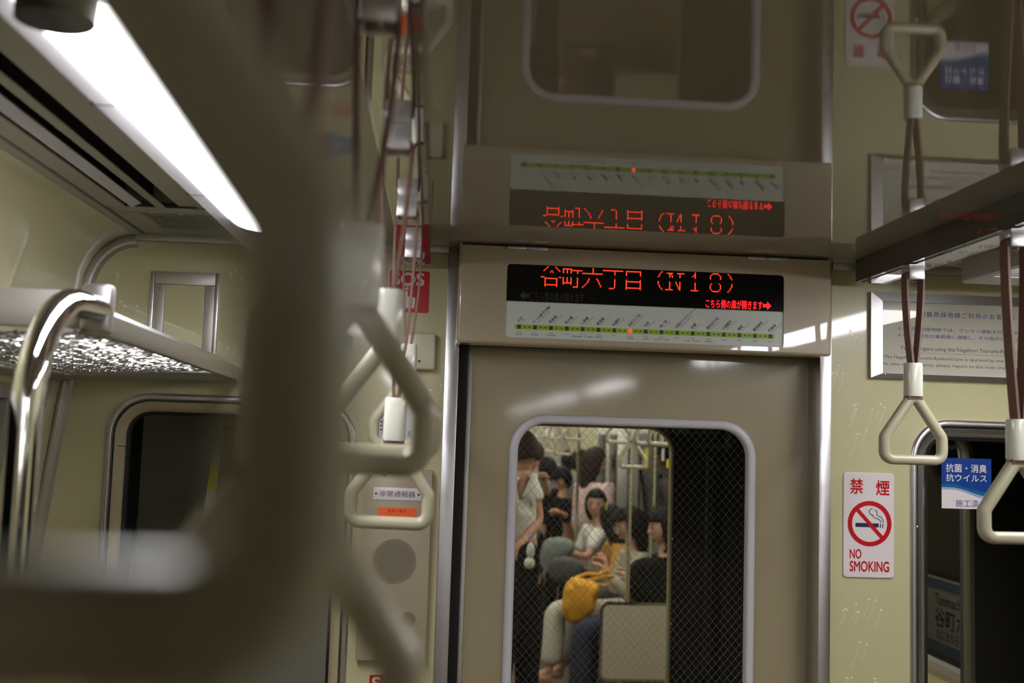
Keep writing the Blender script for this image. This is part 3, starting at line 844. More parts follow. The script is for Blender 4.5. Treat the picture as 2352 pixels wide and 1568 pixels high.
# notice frame
px0, px1, pz0, pz1 = 0.9512, 1.395, 1.7480, 1.9400
nf = empty('passenger_notice', (1.17, YW, pz0), 'aluminium framed passenger notice with blue and black text', 'notice')
ix0, ix1, iz0, iz1 = 0.9766, 1.370, 1.7592 - 0.0005, 1.9195
MB().box(px0 + 0.004, px1 - 0.004, YW - 0.006, YW, pz0 + 0.004, pz1 - 0.004).build('backing', M['alu_dull'], nf)
pp = MB().box(ix0 - 0.002, ix1 + 0.002, YW - 0.0075, YW - 0.006, iz0 - 0.002, iz1 + 0.002).build('sheet', M['paper'], nf)
for (a, b, c, d) in (((px0, pz0), (ix0, iz0), (ix0, iz1), (px0, pz1)), ((px1, pz1), (ix1, iz1), (ix1, iz0), (px1, pz0)), ((px0, pz1), (ix0, iz1), (ix1, iz1), (px1, pz1)), ((px1, pz0), (ix1, iz0), (ix0, iz0), (px0, pz0))):
    e_ = 0.0003
    fr = MB()
    A, B, C_, D = [Vector((p[0], 0, p[1])) for p in (a, b, c, d)]
    cen = (A + B + C_ + D) / 4
    A, B, C_, D = [p + (cen - p).normalized() * e_ for p in (A, B, C_, D)]
    fr.loft([[(A.x, YW, A.z), (A.x, YW - 0.013, A.z), (B.x, YW - 0.016, B.z), (B.x, YW - 0.0075, B.z)], [(D.x, YW, D.z), (D.x, YW - 0.013, D.z), (C_.x, YW - 0.016, C_.z), (C_.x, YW - 0.0075, C_.z)]], True, True)
    fr.build('frame_rail', M['steel'] if False else M['alu'], nf, smooth=20)
MB().box(ix0 + 0.0002, ix1 - 0.0002, YW - 0.0105, YW - 0.0095, iz0 + 0.0002, iz1 - 0.0002).build('cover_sheet', glass_mat('clear_cover', (0.97, 0.97, 0.97), 0.02), nf)
for sx in (2026, 2073):
    p = wp(sx, 860, YW); MB().sphere((p.x, YW - 0.0155, p.z), (0.0035, 0.002, 0.0035), 10, 6).build('screw', M['steel'], nf)
yt = YW - 0.0078
def line(s, a, b, m, asp=None):
    A = wp(a[0], a[1], YW); B = wp(b[0], b[1], YW)
    text(s, A.x, B.x, A.z, B.z, yt, m, nf, bold=0.008)
line('~長堀鶴見緑地線ご利用のお客さまへ', (2093, 727.3), (2344, 725), M['blue_text'])
line('＊長堀鶴見緑地線では、ワンマン運転を行っております。', (2058, 758.6), (2380, 762.5), M['blue_text'])
line('＊非常の場合は乗務員に通報し、その指示にしたがってください。', (2058, 774.3), (2420, 779.5), M['blue_text'])
line('To passengers using the Nagahori Tsurumi-Ryokuchi Line', (2064, 806), (2366, 806), M['ink_grey'])
line('*The Nagahori Tsurumi-Ryokuchi Line is operated by one driver.', (2022, 824.5), (2335, 826.8), M['ink_grey'])
line('*In case of emergency, please report to the train crew and follow', (2021, 840), (2372, 843.8), M['ink_grey'])
A = wp(2064, 809, YW); B = wp(2366, 822, YW)
MB().box(A.x, B.x, yt - 0.0001, yt + 0.0001, A.z - 0.0006, A.z).build('underline', M['ink_grey'], nf, smooth=0)

# empty advert frame, left
af = empty('notice_holder', (-0.55, YW, 1.68), 'empty aluminium advert frame with screwed side rails on the left wall', 'frame')
ax0, ax1, az0, az1 = -0.6208, -0.4760, 1.70, 1.9205
MB().box(ax0, ax1, YW - 0.003, YW, az0, az1).build('backing', M['alu_dull'], af)
MB().box(ax0, ax0 + 0.009, YW - 0.009, YW - 0.003, az0, az1, 0.002).build('frame_rail', M['alu'], af)
MB().box(ax1 - 0.008, ax1, YW - 0.009, YW - 0.003, az0, az1, 0.002).build('frame_rail', M['alu'], af)
MB().box(ax0 + 0.0092, ax1 - 0.0082, YW - 0.0088, YW - 0.003, az1 - 0.027, az1, 0.001).build('top_rail', M['alu_dull'], af)
MB().box(ax0 + 0.0092, ax1 - 0.0082, YW - 0.0088, YW - 0.003, az0, az0 + 0.02, 0.001).build('bottom_rail', M['alu_dull'], af)
MB().box(ax0 + 0.0325, ax1 - 0.032, YW - 0.0045, YW - 0.003, az0 + 0.02, az1 - 0.028).build('panel', M['wall'], af)
for sx in (ax0 + 0.02, ax1 - 0.02):
    MB().box(sx - 0.011, sx + 0.011, YW - 0.006, YW - 0.003, az0 + 0.02, az1 - 0.0275, 0.001).build('side_rail', M['alu_dull'], af)
    MB().cyl((sx, YW - 0.0075, az1 - 0.036), (sx, YW - 0.006, az1 - 0.036), 0.0042, 14).build('screw', M['mesh'], af)

# SOS signs
def sos(a, b, label):
    s, sy = board('sos_sign', a.x, b.x, b.z, a.z, 0.004, M['red'], label, 'sign', 0.0012)
    w_, h_ = b.x - a.x, a.z - b.z
    X = lambda u: a.x + u * w_
    Z = lambda v: a.z - v * h_
    text('SOS', X(0.07), X(0.86), Z(0.35), Z(0.05), sy, M['white'], s, bold=0.035)
    hm = MB()
    hm.frame([((X(0.41) + 0.0062 * math.cos(t), Z(0.43) + 0.0062 * math.sin(t)), (math.cos(t), math.sin(t))) for t in [2 * math.pi * k / 20 for k in range(20)]], [(0, 0.0002), (0, 0), (-0.0018, 0), (-0.0018, 0.0002)], sy)
    hm.face([(X(u), sy, Z(v)) for u, v in ((0.36, 0.42), (0.46, 0.42), (0.47, 0.62), (0.60, 0.62), (0.66, 0.66), (0.64, 0.90), (0.36, 0.90), (0.25, 0.74), (0.20, 0.62), (0.27, 0.60), (0.36, 0.70))])
    hm.build('pressing_hand', M['white'], s, smooth=0)
    return s
sos(wp(896, 620, YW), wp(984, 719, YW), 'red SOS sign with pressing hand at the top left of the door')
sos(wp(849, 1549, YW), wp(946, 1652, YW), 'red SOS sign below the emergency intercom box')

# white cover box
a, b = wp(932, 765, YW), wp(998, 851, YW)
wb = empty('cover_box', ((a.x + b.x) / 2, YW, b.z), 'small cream plastic cover box between the SOS sign and the intercom', 'box')
MB().box(a.x, b.x, YW - 0.03, YW, b.z, a.z, 0.006, 3).build('cover', mat('cream_plastic', (0.60, 0.57, 0.44), 0.3), wb)
p = wp(963, 829, YW - 0.03); MB().cyl((p.x, YW - 0.0308, p.z), (p.x, YW - 0.0295, p.z), 0.0028, 12).build('screw', M['dark'], wb)

# emergency intercom
a, b = wp(836, 1075, YW - 0.02), wp(977, 1518, YW - 0.02)
ib = empty('emergency_intercom', ((a.x + b.x) / 2, YW, b.z), 'taupe emergency intercom box with round speaker left of the door', 'intercom')
YI = YW - 0.025
MB().box(a.x, b.x, YI, YW, b.z, a.z, 0.002, 2).build('housing', M['taupe_matte'], ib)
def on_i(px, py): return wp(px, py, YI)
p0, p1 = on_i(857, 1147), on_i(968.5, 1121.5)
npl = MB().box(p0.x, p1.x, YI - 0.0015, YI, p0.z, p1.z, 0.0005).build('name_plate', M['white'], ib)
hgt = p1.z - p0.z
text('非常通報器', p0.x + 0.013, p1.x - 0.013, p0.z + hgt * 0.27, p1.z - hgt * 0.25, YI - 0.0018, M['ink'], npl)
for sx in (p0.x + 0.0055, p1.x - 0.0055): MB().sphere((sx, YI - 0.0015, (p0.z + p1.z) / 2), (0.0024, 0.0012, 0.0024), 8, 6).build('screw', M['dark'], npl)
p0, p1 = on_i(865, 1209), on_i(957, 1167)
ol = MB().box(p0.x, p1.x, YI - 0.0006, YI, p0.z, p1.z).build('warning_label', M['orange'], ib)
text('非常の場合', p0.x + 0.022, p1.x - 0.022, p1.z - 0.010, p1.z - 0.003, YI - 0.0009, M['red'], ol)
text('ボタンを押す', p0.x + 0.014, p1.x - 0.014, p0.z + 0.006, p0.z + 0.014, YI - 0.0009, M['red'], ol)
def grille(px, py, r, n, nm):
    c = on_i(px, py)
    g_ = MB().cyl((c.x, YI - 0.0008, c.z), (c.x, YI - 0.0001, c.z), r, 40).build(nm, M['dark'], ib)
    mm = MB()
    st_ = 2 * r / n
    k = int(n / 2) + 1
    for i in range(-k, k + 1):
        d = i * st_
        for ang in (60, -60, 0):
            if abs(d) < r * 0.98:
                h = math.sqrt(r * r - d * d)
                ca_, sa_ = math.cos(math.radians(ang)), math.sin(math.radians(ang))
                P = lambda s: (c.x - sa_ * d + ca_ * s, YI - 0.0012, c.z + ca_ * d + sa_ * s)
                mm.obox(P(-h), P(h), st_ * 0.34, 0.0008, (0, 1, 0))
    stuff(mm.build('mesh', M['mesh'], g_, smooth=0))
    MB().frame([((c.x + r * math.cos(t), c.z + r * math.sin(t)), (math.cos(t), math.sin(t))) for t in [2 * math.pi * q_ / 40 for q_ in range(40)]], [(0.0015, 0), (0.001, -0.0018), (-0.0005, -0.0018), (-0.001, 0)], YI).build('rim', M['mesh'], g_, smooth=0)
grille(905.6, 1287.8, 48.0 * 2.3 / FPX, 26, 'speaker_grille')
grille(937, 1421.6, 16.5 * 2.3 / FPX, 10, 'microphone_grille')
for px, py in ((884.5, 1088), (864.5, 1504)):
    c = on_i(px, py); MB().sphere((c.x, YI, c.z), (0.0055, 0.004, 0.0055), 14, 8).build('screw', M['steel'], ib)

# white label beside the door, car number plate, fire extinguisher labels
a, b = wp(855, 935, YW), wp(947, 1012, YW)
wl, wy = board('white_label', a.x, b.x, b.z, a.z, 0.003, mat('label_lilac_white', (0.58, 0.57, 0.62), 0.35), 'white paper label behind the soft strap handle, above the intercom', 'label', 0.0006)
text('非', wp(872, 985, YW).x, wp(892, 985, YW).x, b.z + 0.012, b.z + 0.045, wy, M['ink'], wl)
text('5', wp(937, 985, YW).x, wp(943.5, 985, YW).x, b.z + 0.010, b.z + 0.020, wy, M['ink'], wl)
cn, cy = board('number_plate', -0.372, -0.1713, 1.8660, 1.9330, 0.006, M['white'], 'white car number plate reading 254 above the left end window', 'plate', 0.002)
text('254', -0.312, -0.196, 1.877, 1.928, cy, M['ink'], cn, bold=0.02)
fe, fy = board('extinguisher_text_label', -0.352, -0.205, 1.6895, 1.7285, 0.003, M['wall'], 'label with red fire extinguisher characters under the blue arrow label', 'label', 0.0006)
text('消火器', -0.344, -0.213, 1.6935, 1.7245, fy, M['red'], fe)
bl = empty('blue_arrow_label', (-0.277, YW, 1.758), 'blue tapered direction label with a red square, below the number plate', 'label')
poly = [(-0.365, 1.772), (-0.322, 1.768), (-0.30, 1.7585), (-0.255, 1.7585), (-0.225, 1.7665), (-0.189, 1.770), (-0.189, 1.798), (-0.225, 1.8045), (-0.255, 1.8146), (-0.30, 1.8146), (-0.322, 1.804), (-0.365, 1.801)]
MB().prism(poly, YW - 0.0006, YW).build('plate', M['lightblue'] if False else mat('label_steelblue', (0.10, 0.17, 0.36), 0.4), bl)
MB().box(-0.290, -0.262, YW - 0.0009, YW - 0.0006, 1.768, 1.797).build('red_square', M['red'], bl, smooth=0)
text('消火', -0.253, -0.229, 1.779, 1.795, YW - 0.0009, M['white'], bl)
text('この下', -0.302, -0.253, 1.800, 1.8095, YW - 0.0009, M['white'], bl)

# blue treatment label on the right window
YG = YW + 0.0175
a, b = wp(2162, 1050.5, YG), wp(2277.3, 1170, YG)
kb = empty('treatment_label', ((a.x + b.x) / 2, YG, b.z), 'blue and white antibacterial treatment label stuck on the right window', 'label')
w_, h_ = b.x - a.x, a.z - b.z
X = lambda u: a.x + u * w_
Z = lambda v: a.z - v * h_
MB().box(a.x, b.x, YG - 0.0006, YG - 0.0001, b.z, a.z).build('plate', M['blue'], kb)
def wave(v_of, m, nm, yy):
    mb = MB()
    us = [k / 16 for k in range(17)]
    for i in range(16):
        mb.face([(X(us[i]), yy, Z(v_of(us[i]))), (X(us[i + 1]), yy, Z(v_of(us[i + 1]))), (X(us[i + 1]), yy, Z(0.999)), (X(us[i]), yy, Z(0.999))])
    mb.build(nm, m, kb, smooth=0)
s_ = lambda u: 0.5 - 0.5 * math.cos(math.pi * max(0, min(1, (u - 0.18) / 0.82)))
wave(lambda u: 0.535 - 0.03 * math.sin(min(1, u / 0.4) * math.pi) + 0.135 * s_(u), M['teal'], 'teal_wave', YG - 0.0008)
wave(lambda u: 0.582 + 0.172 * s_(u), M['lightblue'], 'pale_wave', YG - 0.001)
wave(lambda u: 0.628 + 0.185 * s_(u), M['white'], 'white_wave', YG - 0.0012)
for s, u0, u1, v0, v1 in (('抗菌・消臭', 0.09, 0.905, 0.28, 0.115), ('抗ウイルス', 0.09, 0.905, 0.465, 0.315)):
    text(s, X(u0), X(u1), Z(v0), Z(v1), YG - 0.0009, M['white'], kb, bold=0.012)
text('施工済', X(0.28), X(0.735), Z(0.965), Z(0.82), YG - 0.0015, M['blue'], kb)

# ------------------------------------------------------------------ luggage rack and pole, left
rk = empty('luggage_rack', (-0.58, 1.8, 1.69), 'metal mesh luggage rack along the left side wall', 'rack')
xf0, xf1 = -0.432, -0.425
ya, yb = 1.38, 2.285
fr = MB()
pf = [(-0.012, -0.016), (0.006, -0.018), (0.012, -0.006), (0.012, 0.008), (0.004, 0.016), (-0.008, 0.016), (-0.014, 0.006)]
fr.loft([[(-0.437 + u, ya, 1.728 + v) for u, v in pf], [(-0.430 + u, yb, 1.712 + v) for u, v in pf]], True, True)
fr.build('front_rail', M['alu'], rk, smooth=40)
MB().box(-0.80, -0.424, ya - 0.008, ya + 0.004, 1.715, 1.763, 0.003).build('end_plate', M['alu_dull'], rk)
MB().box(-0.455, -0.418, ya - 0.014, ya + 0.012, 1.710, 1.772, 0.005).build('corner_block', M['alu'], rk)
MB().cyl((-0.79, 2.275, 1.692), (-0.425, 2.275, 1.698), 0.010, 14).build('far_rail', M['alu_dull'], rk)
MB().cyl((-0.785, ya, 1.688), (-0.785, yb, 1.688), 0.010, 12).build('rear_rail', M['alu_dull'], rk)
net = MB()
xa_, xb_ = -0.775, -0.440
step = 0.0190
for s in (1, -1):
    c = -0.40
    while c < (yb - ya) + 0.40:
        pts = []
        # y = ya + c + s*(x - xa_)
        xs_ = []
        lo_, hi_ = xa_, xb_
        for ylim in (ya + 0.01, yb - 0.01):
            xx = xa_ + s * (ylim - ya - c)
            if (s > 0) == (ylim < 1.9): lo_ = max(lo_, xx)
            else: hi_ = min(hi_, xx)
        if hi_ > lo_ + 0.004:
            f = lambda x: ya + c + s * (x - xa_)
            zz = lambda x: 1.700 + 0.014 * (x - xa_) / (xb_ - xa_)
            n_seg = max(2, int((hi_ - lo_) / step))
            P = []
            for k in range(n_seg + 1):
                x = lo_ + (hi_ - lo_) * k / n_seg
                P.append((x, f(x), zz(x) + (0.0016 if k % 2 else -0.0016) * s))
            net.tube(P, 0.0011, 4, caps=False)
        c += step
bd = MB()  # tilted facets added to throw lamp glints towards the viewpoint
random.seed(11)
nx2 = int((xb_ - xa_) / step * 2)
for i in range(1, nx2):
    for jn in range(1, int((yb - ya - 0.03) / step * 2)):
        if (i + jn) % 2: continue
        p = Vector((xa_ + i * step / 2, ya + 0.012 + jn * step / 2, 0))
        p.z = 1.700 + 0.014 * (p.x - xa_) / (xb_ - xa_)
        n = Vector((0.36 + random.uniform(-0.16, 0.16), -0.9, 0.10 + random.uniform(-0.22, 0.16))).normalized()
        u = n.cross(Vector((0, 0, 1))).normalized(); v = u.cross(n)
        q = [p + u * a * 0.0046 + v * b * 0.0027 for a, b in ((-1, -0.5), (-0.5, -1), (0.5, -1), (1, -0.5), (1, 0.5), (0.5, 1), (-0.5, 1), (-1, 0.5))]
        f0 = [bd.bm.verts.new(k + n * 0.0008) for k in q]; f1 = [bd.bm.verts.new(k - n * 0.0008) for k in q]
        bd.bm.faces.new(f0); bd.bm.faces.new(list(reversed(f1)))
        for k in range(8): bd.bm.faces.new((f0[k], f1[k], f1[(k + 1) % 8], f0[(k + 1) % 8]))
tmp = bpy.data.meshes.new('t'); bd.bm.to_mesh(tmp); bd.bm.free(); net.bm.from_mesh(tmp); bpy.data.meshes.remove(tmp)
stuff(net.build('mesh', mat('mesh_steel', (0.55, 0.54, 0.52), 0.24, metal=1.0), rk, smooth=20))
br = MB(); br.box(-0.765, -0.71, 1.60, 1.66, 1.735, 1.752, 0.006); br.build('wall_bracket', M['ivory'], rk)
pole = MB()
pp_ = [(-0.443, 1.185, 0.0), (-0.443, 1.185, 0.8), (-0.443, 1.185, 1.62)]
for k in range(1, 9):
    t = math.radians(90 * k / 8)
    pp_.append((-0.443 + 0.008 * k / 8, 1.185 + 0.11 * (1 - math.cos(t)), 1.62 + 0.118 * math.sin(t)))
pp_.append((-0.435, 1.372, 1.740))
tag(pole.tube(pp_, 0.0172, 24).build('grab_pole', M['chrome']), 'bent chrome grab pole joining the near end of the luggage rack', 'pole')

# lampholder cap and ceiling access panels
tag(MB().cyl((-0.317, 0.847, 1.915), (-0.317, 0.847, 1.9448), 0.030, 40).build('lamp_cap', mat('dark_olive', (0.03, 0.028, 0.018), 0.6)), 'round dark cap under the strip light at the top left corner', 'cap')
for (xa2, xb2, ya2, yb2, nm) in ((1.0, 1.135, 2.0, 2.215, 'pale access panel in the ceiling beyond the right strap rail'), ):
    ap = empty('access_panel', ((xa2 + xb2) / 2, (ya2 + yb2) / 2, ZC), nm, 'panel')
    MB().box(xa2, xb2, ya2, yb2, ZC - 0.008, ZC - 0.0003, 0.001).build('plate', M['vent'], ap)
    MB().cyl((xb2 - 0.03, yb2 - 0.03, ZC - 0.009), (xb2 - 0.03, yb2 - 0.03, ZC - 0.008), 0.006, 14).build('lock', M['mesh'], ap)

# ------------------------------------------------------------------ gap between the cars, tunnel and platform
YN = 3.14            # end face of the next car
struct(MB().box(-1.2, 2.1, 2.45, YN - 0.02, -0.12, -0.04).build('floor', M['exterior']))
gp = MB().box(0.05, 0.83, 2.37, 3.16, -0.03, 0.0)
tag(gp.build('gangway_plate', M['alu_dull']), 'ribbed steel plate bridging the gap below the gangway door', 'plate')
nl = rloop(*LW, 0.085); nr = rloop(RW[0], 1.616, RW[2], RW[3], 0.085); nd = rloop(0.172, 0.703, 0.73, 1.630, 0.072, 10)
NE = MB()
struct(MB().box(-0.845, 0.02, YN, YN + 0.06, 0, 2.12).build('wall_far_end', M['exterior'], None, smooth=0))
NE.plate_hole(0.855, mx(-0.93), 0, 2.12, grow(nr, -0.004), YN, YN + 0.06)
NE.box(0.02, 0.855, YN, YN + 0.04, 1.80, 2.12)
struct(NE.build('wall_far', M['exterior_shaded'], None, smooth=0))
d2 = struct(empty('door_2', (0.45, YN + 0.02, 0)))
MB().plate_hole(0.02, 0.855, 0.0, 1.82, grow(nd, 0.003), YN + 0.02, YN + 0.05).build('door_leaf', M['exterior_shaded'], d2)
MB().frame(nd, [(0.004, 0.0), (0.003, -0.004), (-0.003, -0.004), (-0.005, 0.0), (-0.005, 0.02), (0.004, 0.02)], YN + 0.016).build('window_frame', mat('yellowed_aluminium', (0.52, 0.49, 0.33), 0.4, metal=0.6), d2, smooth=50)
MB().prism(poly_of(grow(nd, 0.004)), YN + 0.026, YN + 0.031).build('pane', M['glass'], d2)
stuff(wire_grid(0.172, 0.703, 0.73, 1.63, YN + 0.0285, 0.0176, 0.00022).build('wire_mesh', M['wire'], d2, smooth=0))
for pz in ((1546, 1045), (1545, 1237), (1542, 1432)):
    p = wp(pz[0], pz[1], YN + 0.012); MB().sphere((p.x, YN + 0.012, p.z), (0.004, 0.003, 0.004), 8, 6).build('screw', M['steel'], d2)
RW2 = (RW[0], 1.616, RW[2], RW[3])
for n, W in ((6, RW2),):
    L = rloop(*W, 0.085, 10)
    r = struct(empty('window_%d' % n, ((W[0] + W[1]) / 2, YN, W[2])))
    MB().frame(L, [(0.010, 0.0), (0.008, -0.006), (-0.005, -0.006), (-0.008, 0.0), (-0.008, 0.03), (0.010, 0.0)], YN).build('window_frame', mat('olive_frame', (0.13, 0.12, 0.08), 0.5), r, smooth=50)
    MB().prism(poly_of(grow(L, -0.010)), YN + 0.018, YN + 0.023).build('pane', M['glass_dark'] if n == 5 else M['glass'], r)
for xr in (0.80, -0.06):
    rl = empty('end_handrail', (xr, YN - 0.06, 0.9), 'thin steel handrail on the outer end wall, %s of the gangway opening' % ('right' if xr > 0 else 'left'), 'handrail')
    MB().tube([(xr, YN, 0.9), (xr, YN - 0.05, 0.92), (xr, YN - 0.05, 1.55), (xr, YN, 1.57)], 0.010, 10).build('rail', M['exterior_shaded'], rl)
# striped strap hanging between the cars, seen through the left window
a, b, c = wp(508, 985, 2.62), wp(484, 1140, 2.62), wp(474, 1240, 2.62)
gs = empty('barrier_strap', (c.x, 2.62, c.z - 0.2), 'pale strap with dirty yellow bands hanging outside the left end window', 'strap')
def seg(p, q, m, nm): MB().obox(p, q, 0.022, 0.006, (0, 1, 0)).build(nm, m, gs)
seg(a, a.lerp(b, 0.55), M['striped_white'], 'strap_section'); seg(a.lerp(b, 0.55), b.lerp(a, 0.08), M['striped_yellow'], 'yellow_band')
for q in (a, c + V3(-0.004, 0, -0.2)): MB().cyl((q.x, 2.62, q.z), (q.x, YN, q.z), 0.006, 8).build('hook', M['alu_dull'], gs)
seg(b.lerp(a, 0.08), c, M['striped_white'], 'strap_section'); seg(c, c + Vector((-0.004, 0, -0.2)), M['striped_yellow'], 'yellow_band')
struct(MB().box(-2.6, -2.5, -13, 18, -1.2, 3.6).build('wall_tunnel', M['tunnel']))
struct(MB().box(2.9, 3.0, -13, 18, -1.2, 3.6).build('wall_platform', M['tunnel']))
sg = empty('station_sign', (2.3, 4.95, 0.9), 'dim white and blue station name sign outside the right end window', 'sign')
YS0, YS1 = 5.6, 3.9
ztop = 1.6 - (1312 - 1020) * 5.01 / FPX; zb0 = 1.6 - (1470 - 1020) * 5.01 / FPX
zt2, zb2 = ztop - 0.040, zb0 + 0.046
MB().box(2.302, 2.34, YS1, YS0, zb0, ztop).build('board', mat('sign_board', (0.48, 0.47, 0.42), 0.5), sg)
MB().box(2.299, 2.302, YS1, YS0, zt2, ztop).build('blue_band', M['blue'] if False else mat('sign_band', (0.10, 0.16, 0.26), 0.5), sg)
MB().box(2.299, 2.302, YS1, YS0, zb0, zb2).build('blue_band', bpy.data.materials['sign_band'], sg)
def on_sign(s, y0, y1, z0, z1, nm):
    mb = add_text(MB(), s, 0, 0, 0, 0, 0, lambda u, v: (2.3005, y0 + (y1 - y0) * u, z0 + (z1 - z0) * v), 0.012)
    mb.build(nm, M['ink'], sg, smooth=0)
hs = zt2 - zb2
on_sign('Tanimachi 6-chome', 4.803, 4.30, zt2 - hs * 0.30, zt2 - hs * 0.10, 'roman_name')
on_sign('谷町六丁目', 4.800, 4.33, zt2 - hs * 0.72, zt2 - hs * 0.36, 'station_name')
on_sign('たにまちろくちょうめ', 4.785, 4.37, zt2 - hs * 0.95, zt2 - hs * 0.77, 'kana_name')
pl = empty('sign_fill_light', (1.95, 4.7, 2.1), 'unseen fill light added to brighten the station name sign', 'lamp')  # added out of view so the station sign is bright enough
MB().box(1.90, 2.0, 4.2, 5.2, 2.10, 2.15, 0.01).build('housing', M['alu_dull'], pl)
MB().box(2.0, 2.9, 4.68, 4.74, 2.11, 2.14).build('arm', M['alu_dull'], pl)
MB().box(1.91, 1.99, 4.22, 5.18, 2.085, 2.10).build('tube', mat('sign_fill_glow', (0.8, 0.8, 0.8), 0.5, emit=(1, 0.95, 0.85), estr=7.0), pl)

# ------------------------------------------------------------------ next car
YF = 13.5
prof2 = prof_left
side_wall('wall_left', prof2, -1, [YN + 0.06, 4.4, 9.0, YF], [(4.4, 9.0)], (0.85, 1.65), M['wall'])
side_wall('wall_right', prof2, 1, [YN + 0.06, 3.3, 4.25, 6.6, 9.0, YF], [(3.3, 4.25), (6.6, 9.0)], (0.85, 1.65), M['wall'])
side_window(7, -1, 4.4, 9.0); side_window(8, 1, 3.3, 4.25); side_window(9, 1, 6.6, 9.0)
struct(MB().box(-0.95, mx(-0.95), YN + 0.06, YF, -0.05, 0).build('floor', M['floor']))
struct(MB().box(-0.95, mx(-0.95), YF, YF + 0.05, 0, 2.05).build('wall_back', M['vent']))
struct(MB().box(-0.66, mx(-0.66), YN + 0.06, YF, ZC + 0.004, ZC + 0.05).build('ceiling', M['vent']))
for side in (-1, 1):
    nm = 'left' if side < 0 else 'right'
    l = empty('strip_light', ((-0.35 if side < 0 else mx(-0.35)), 8, ZC), 'strip light along the %s of the ceiling in the next car' % nm, 'lamp')
    d = [(-0.416, ZC + 0.003)] + [(-0.343 - 0.073 * math.cos(t), ZC + 0.002 - 0.016 * math.sin(t)) for t in [math.pi * k / 10 for k in range(11)]] + [(-0.27, ZC + 0.003)]
    a = [(-0.455, ZC + 0.003), (-0.448, ZC - 0.006), (-0.42, ZC - 0.006), (-0.416, ZC + 0.003)]
    if side > 0: d = [(mx(x), z) for x, z in d]; a = [(mx(x), z) for x, z in a]
    MB().prism(a, YN + 0.2, YF - 0.1).build('housing', M['white_frame'], l)
    MB().prism(d, YN + 0.2, YF - 0.1).build('diffuser', M['lamp_next'], l)
for xc, nm in ((XL, 'left'), (XR, 'right')):
    r = empty('strap_rail', (xc, 5, ZC), 'ceiling strap rail on the %s side of the next car' % nm, 'rail')
    MB().box(xc - 0.033, xc + 0.033, YN + 0.3, 10.5, 1.9515, ZC + 0.0038, 0.002).build('rail_body', M['beam'], r)
    MB().box(xc - 0.0315, xc + 0.0315, YN + 0.31, 10.49, 1.9495, 1.9515, 0.0005).build('bottom_plate', M['beam_bottom'], r)
GN = 'hanging straps of the next car'
strap('L', XR - 0.014, 4.93, 'low strap handle seen alone through the door glass', GN)
strap('S', XR - 0.014, 5.33, 'strap handle left of the low one behind the door glass', GN)
strap('S', XR - 0.014, 4.57, 'strap handle right above the low one behind the door glass', GN)
strap('S', XR - 0.014, 4.27, 'strap handle cut by the right edge of the far door window', GN)
for k, (kd, y) in enumerate((('S', 7.12), ('L', 7.66), ('S', 8.12), ('L', 8.5), ('L', 8.98), ('S', 9.4), ('S', 9.8))):
    strap(kd, XR - 0.014, y, ('rightmost short handle', 'rightmost low handle', 'second short handle', 'second low handle', 'leftmost low handle', 'last but one short handle', 'farthest short handle')[k] + ' in the cluster behind the door glass, top left', GN)

def pole(x, y, z0, z1, label, r=0.0145):
    e = empty('grab_pole', (x, y, z0), label, 'pole', 'grab poles of the next car')
    MB().cyl((x, y, z0), (x, y, z1), r, 16).build('tube', M['steel'], e)
    MB().cyl((x, y, z1 - 0.02), (x, y, z1), r * 1.8, 16).build('flange', M['steel'], e)
PX, PY_ = wp(1440, 1385, 6.2), 6.2
# seat end panel
a, b = wp(1376, 1561, 6.2), wp(1548, 1386, 6.2)
sp = empty('seat_end_panel', ((a.x + b.x) / 2, 6.2, a.z), 'pale beige seat end panel at the bottom of the door window', 'panel')
L = rloop(a.x, b.x + 0.12, a.z, b.z, 0.05, 8)
MB().prism(poly_of(grow(L, -0.008)), 6.19, 6.215).build('panel', M['panel_next'], sp)
MB().frame(L, [(0.004, -0.006), (0.004, 0.02), (-0.012, 0.02), (-0.012, -0.006)], 6.195).build('rim', M['steel'], sp, smooth=60)
for lx in (a.x + 0.1, b.x): MB().box(lx, lx + 0.03, 6.195, 6.21, 0, a.z + 0.002).build('leg', M['steel'], sp)
pole(PX.x, 6.2, b.z + 0.004, ZC + 0.003, 'bright pole rising from the seat end panel')
p = wp(1327, 1100, 9.08); pole(p.x, 9.08, 0, ZC + 0.003, 'thin pole left of the seated passengers')
p = wp(1501, 1100, 6.5); pole(p.x, 6.5, 0.412, ZC + 0.003, 'pole between the two seated heads on the right')
p = wp(1468, 1050, 8.9); pole(p.x, 8.9, 0.412, ZC + 0.003, 'slim far pole behind the dark haired woman')
p = wp(1412, 1050, 10.2); pole(p.x, 10.2, 0.0, ZC + 0.003, 'farthest slim pole near the end of the next car')
# bench along the right wall
bn = empty('bench_seat', (1.4, 7.6, 0), 'long dark green bench seat along the right wall of the next car', 'bench')
MB().box(1.12, 1.70, 6.24, 8.8, 0.32, 0.41, 0.03).build('cushion', M['seat'], bn)
MB().box(1.58, 1.70, 6.24, 8.8, 0.41, 0.80, 0.03).build('backrest', M['seat'], bn)
MB().box(1.2, 1.70, 6.26, 8.78, 0.0, 0.32).build('base', M['dark'], bn)
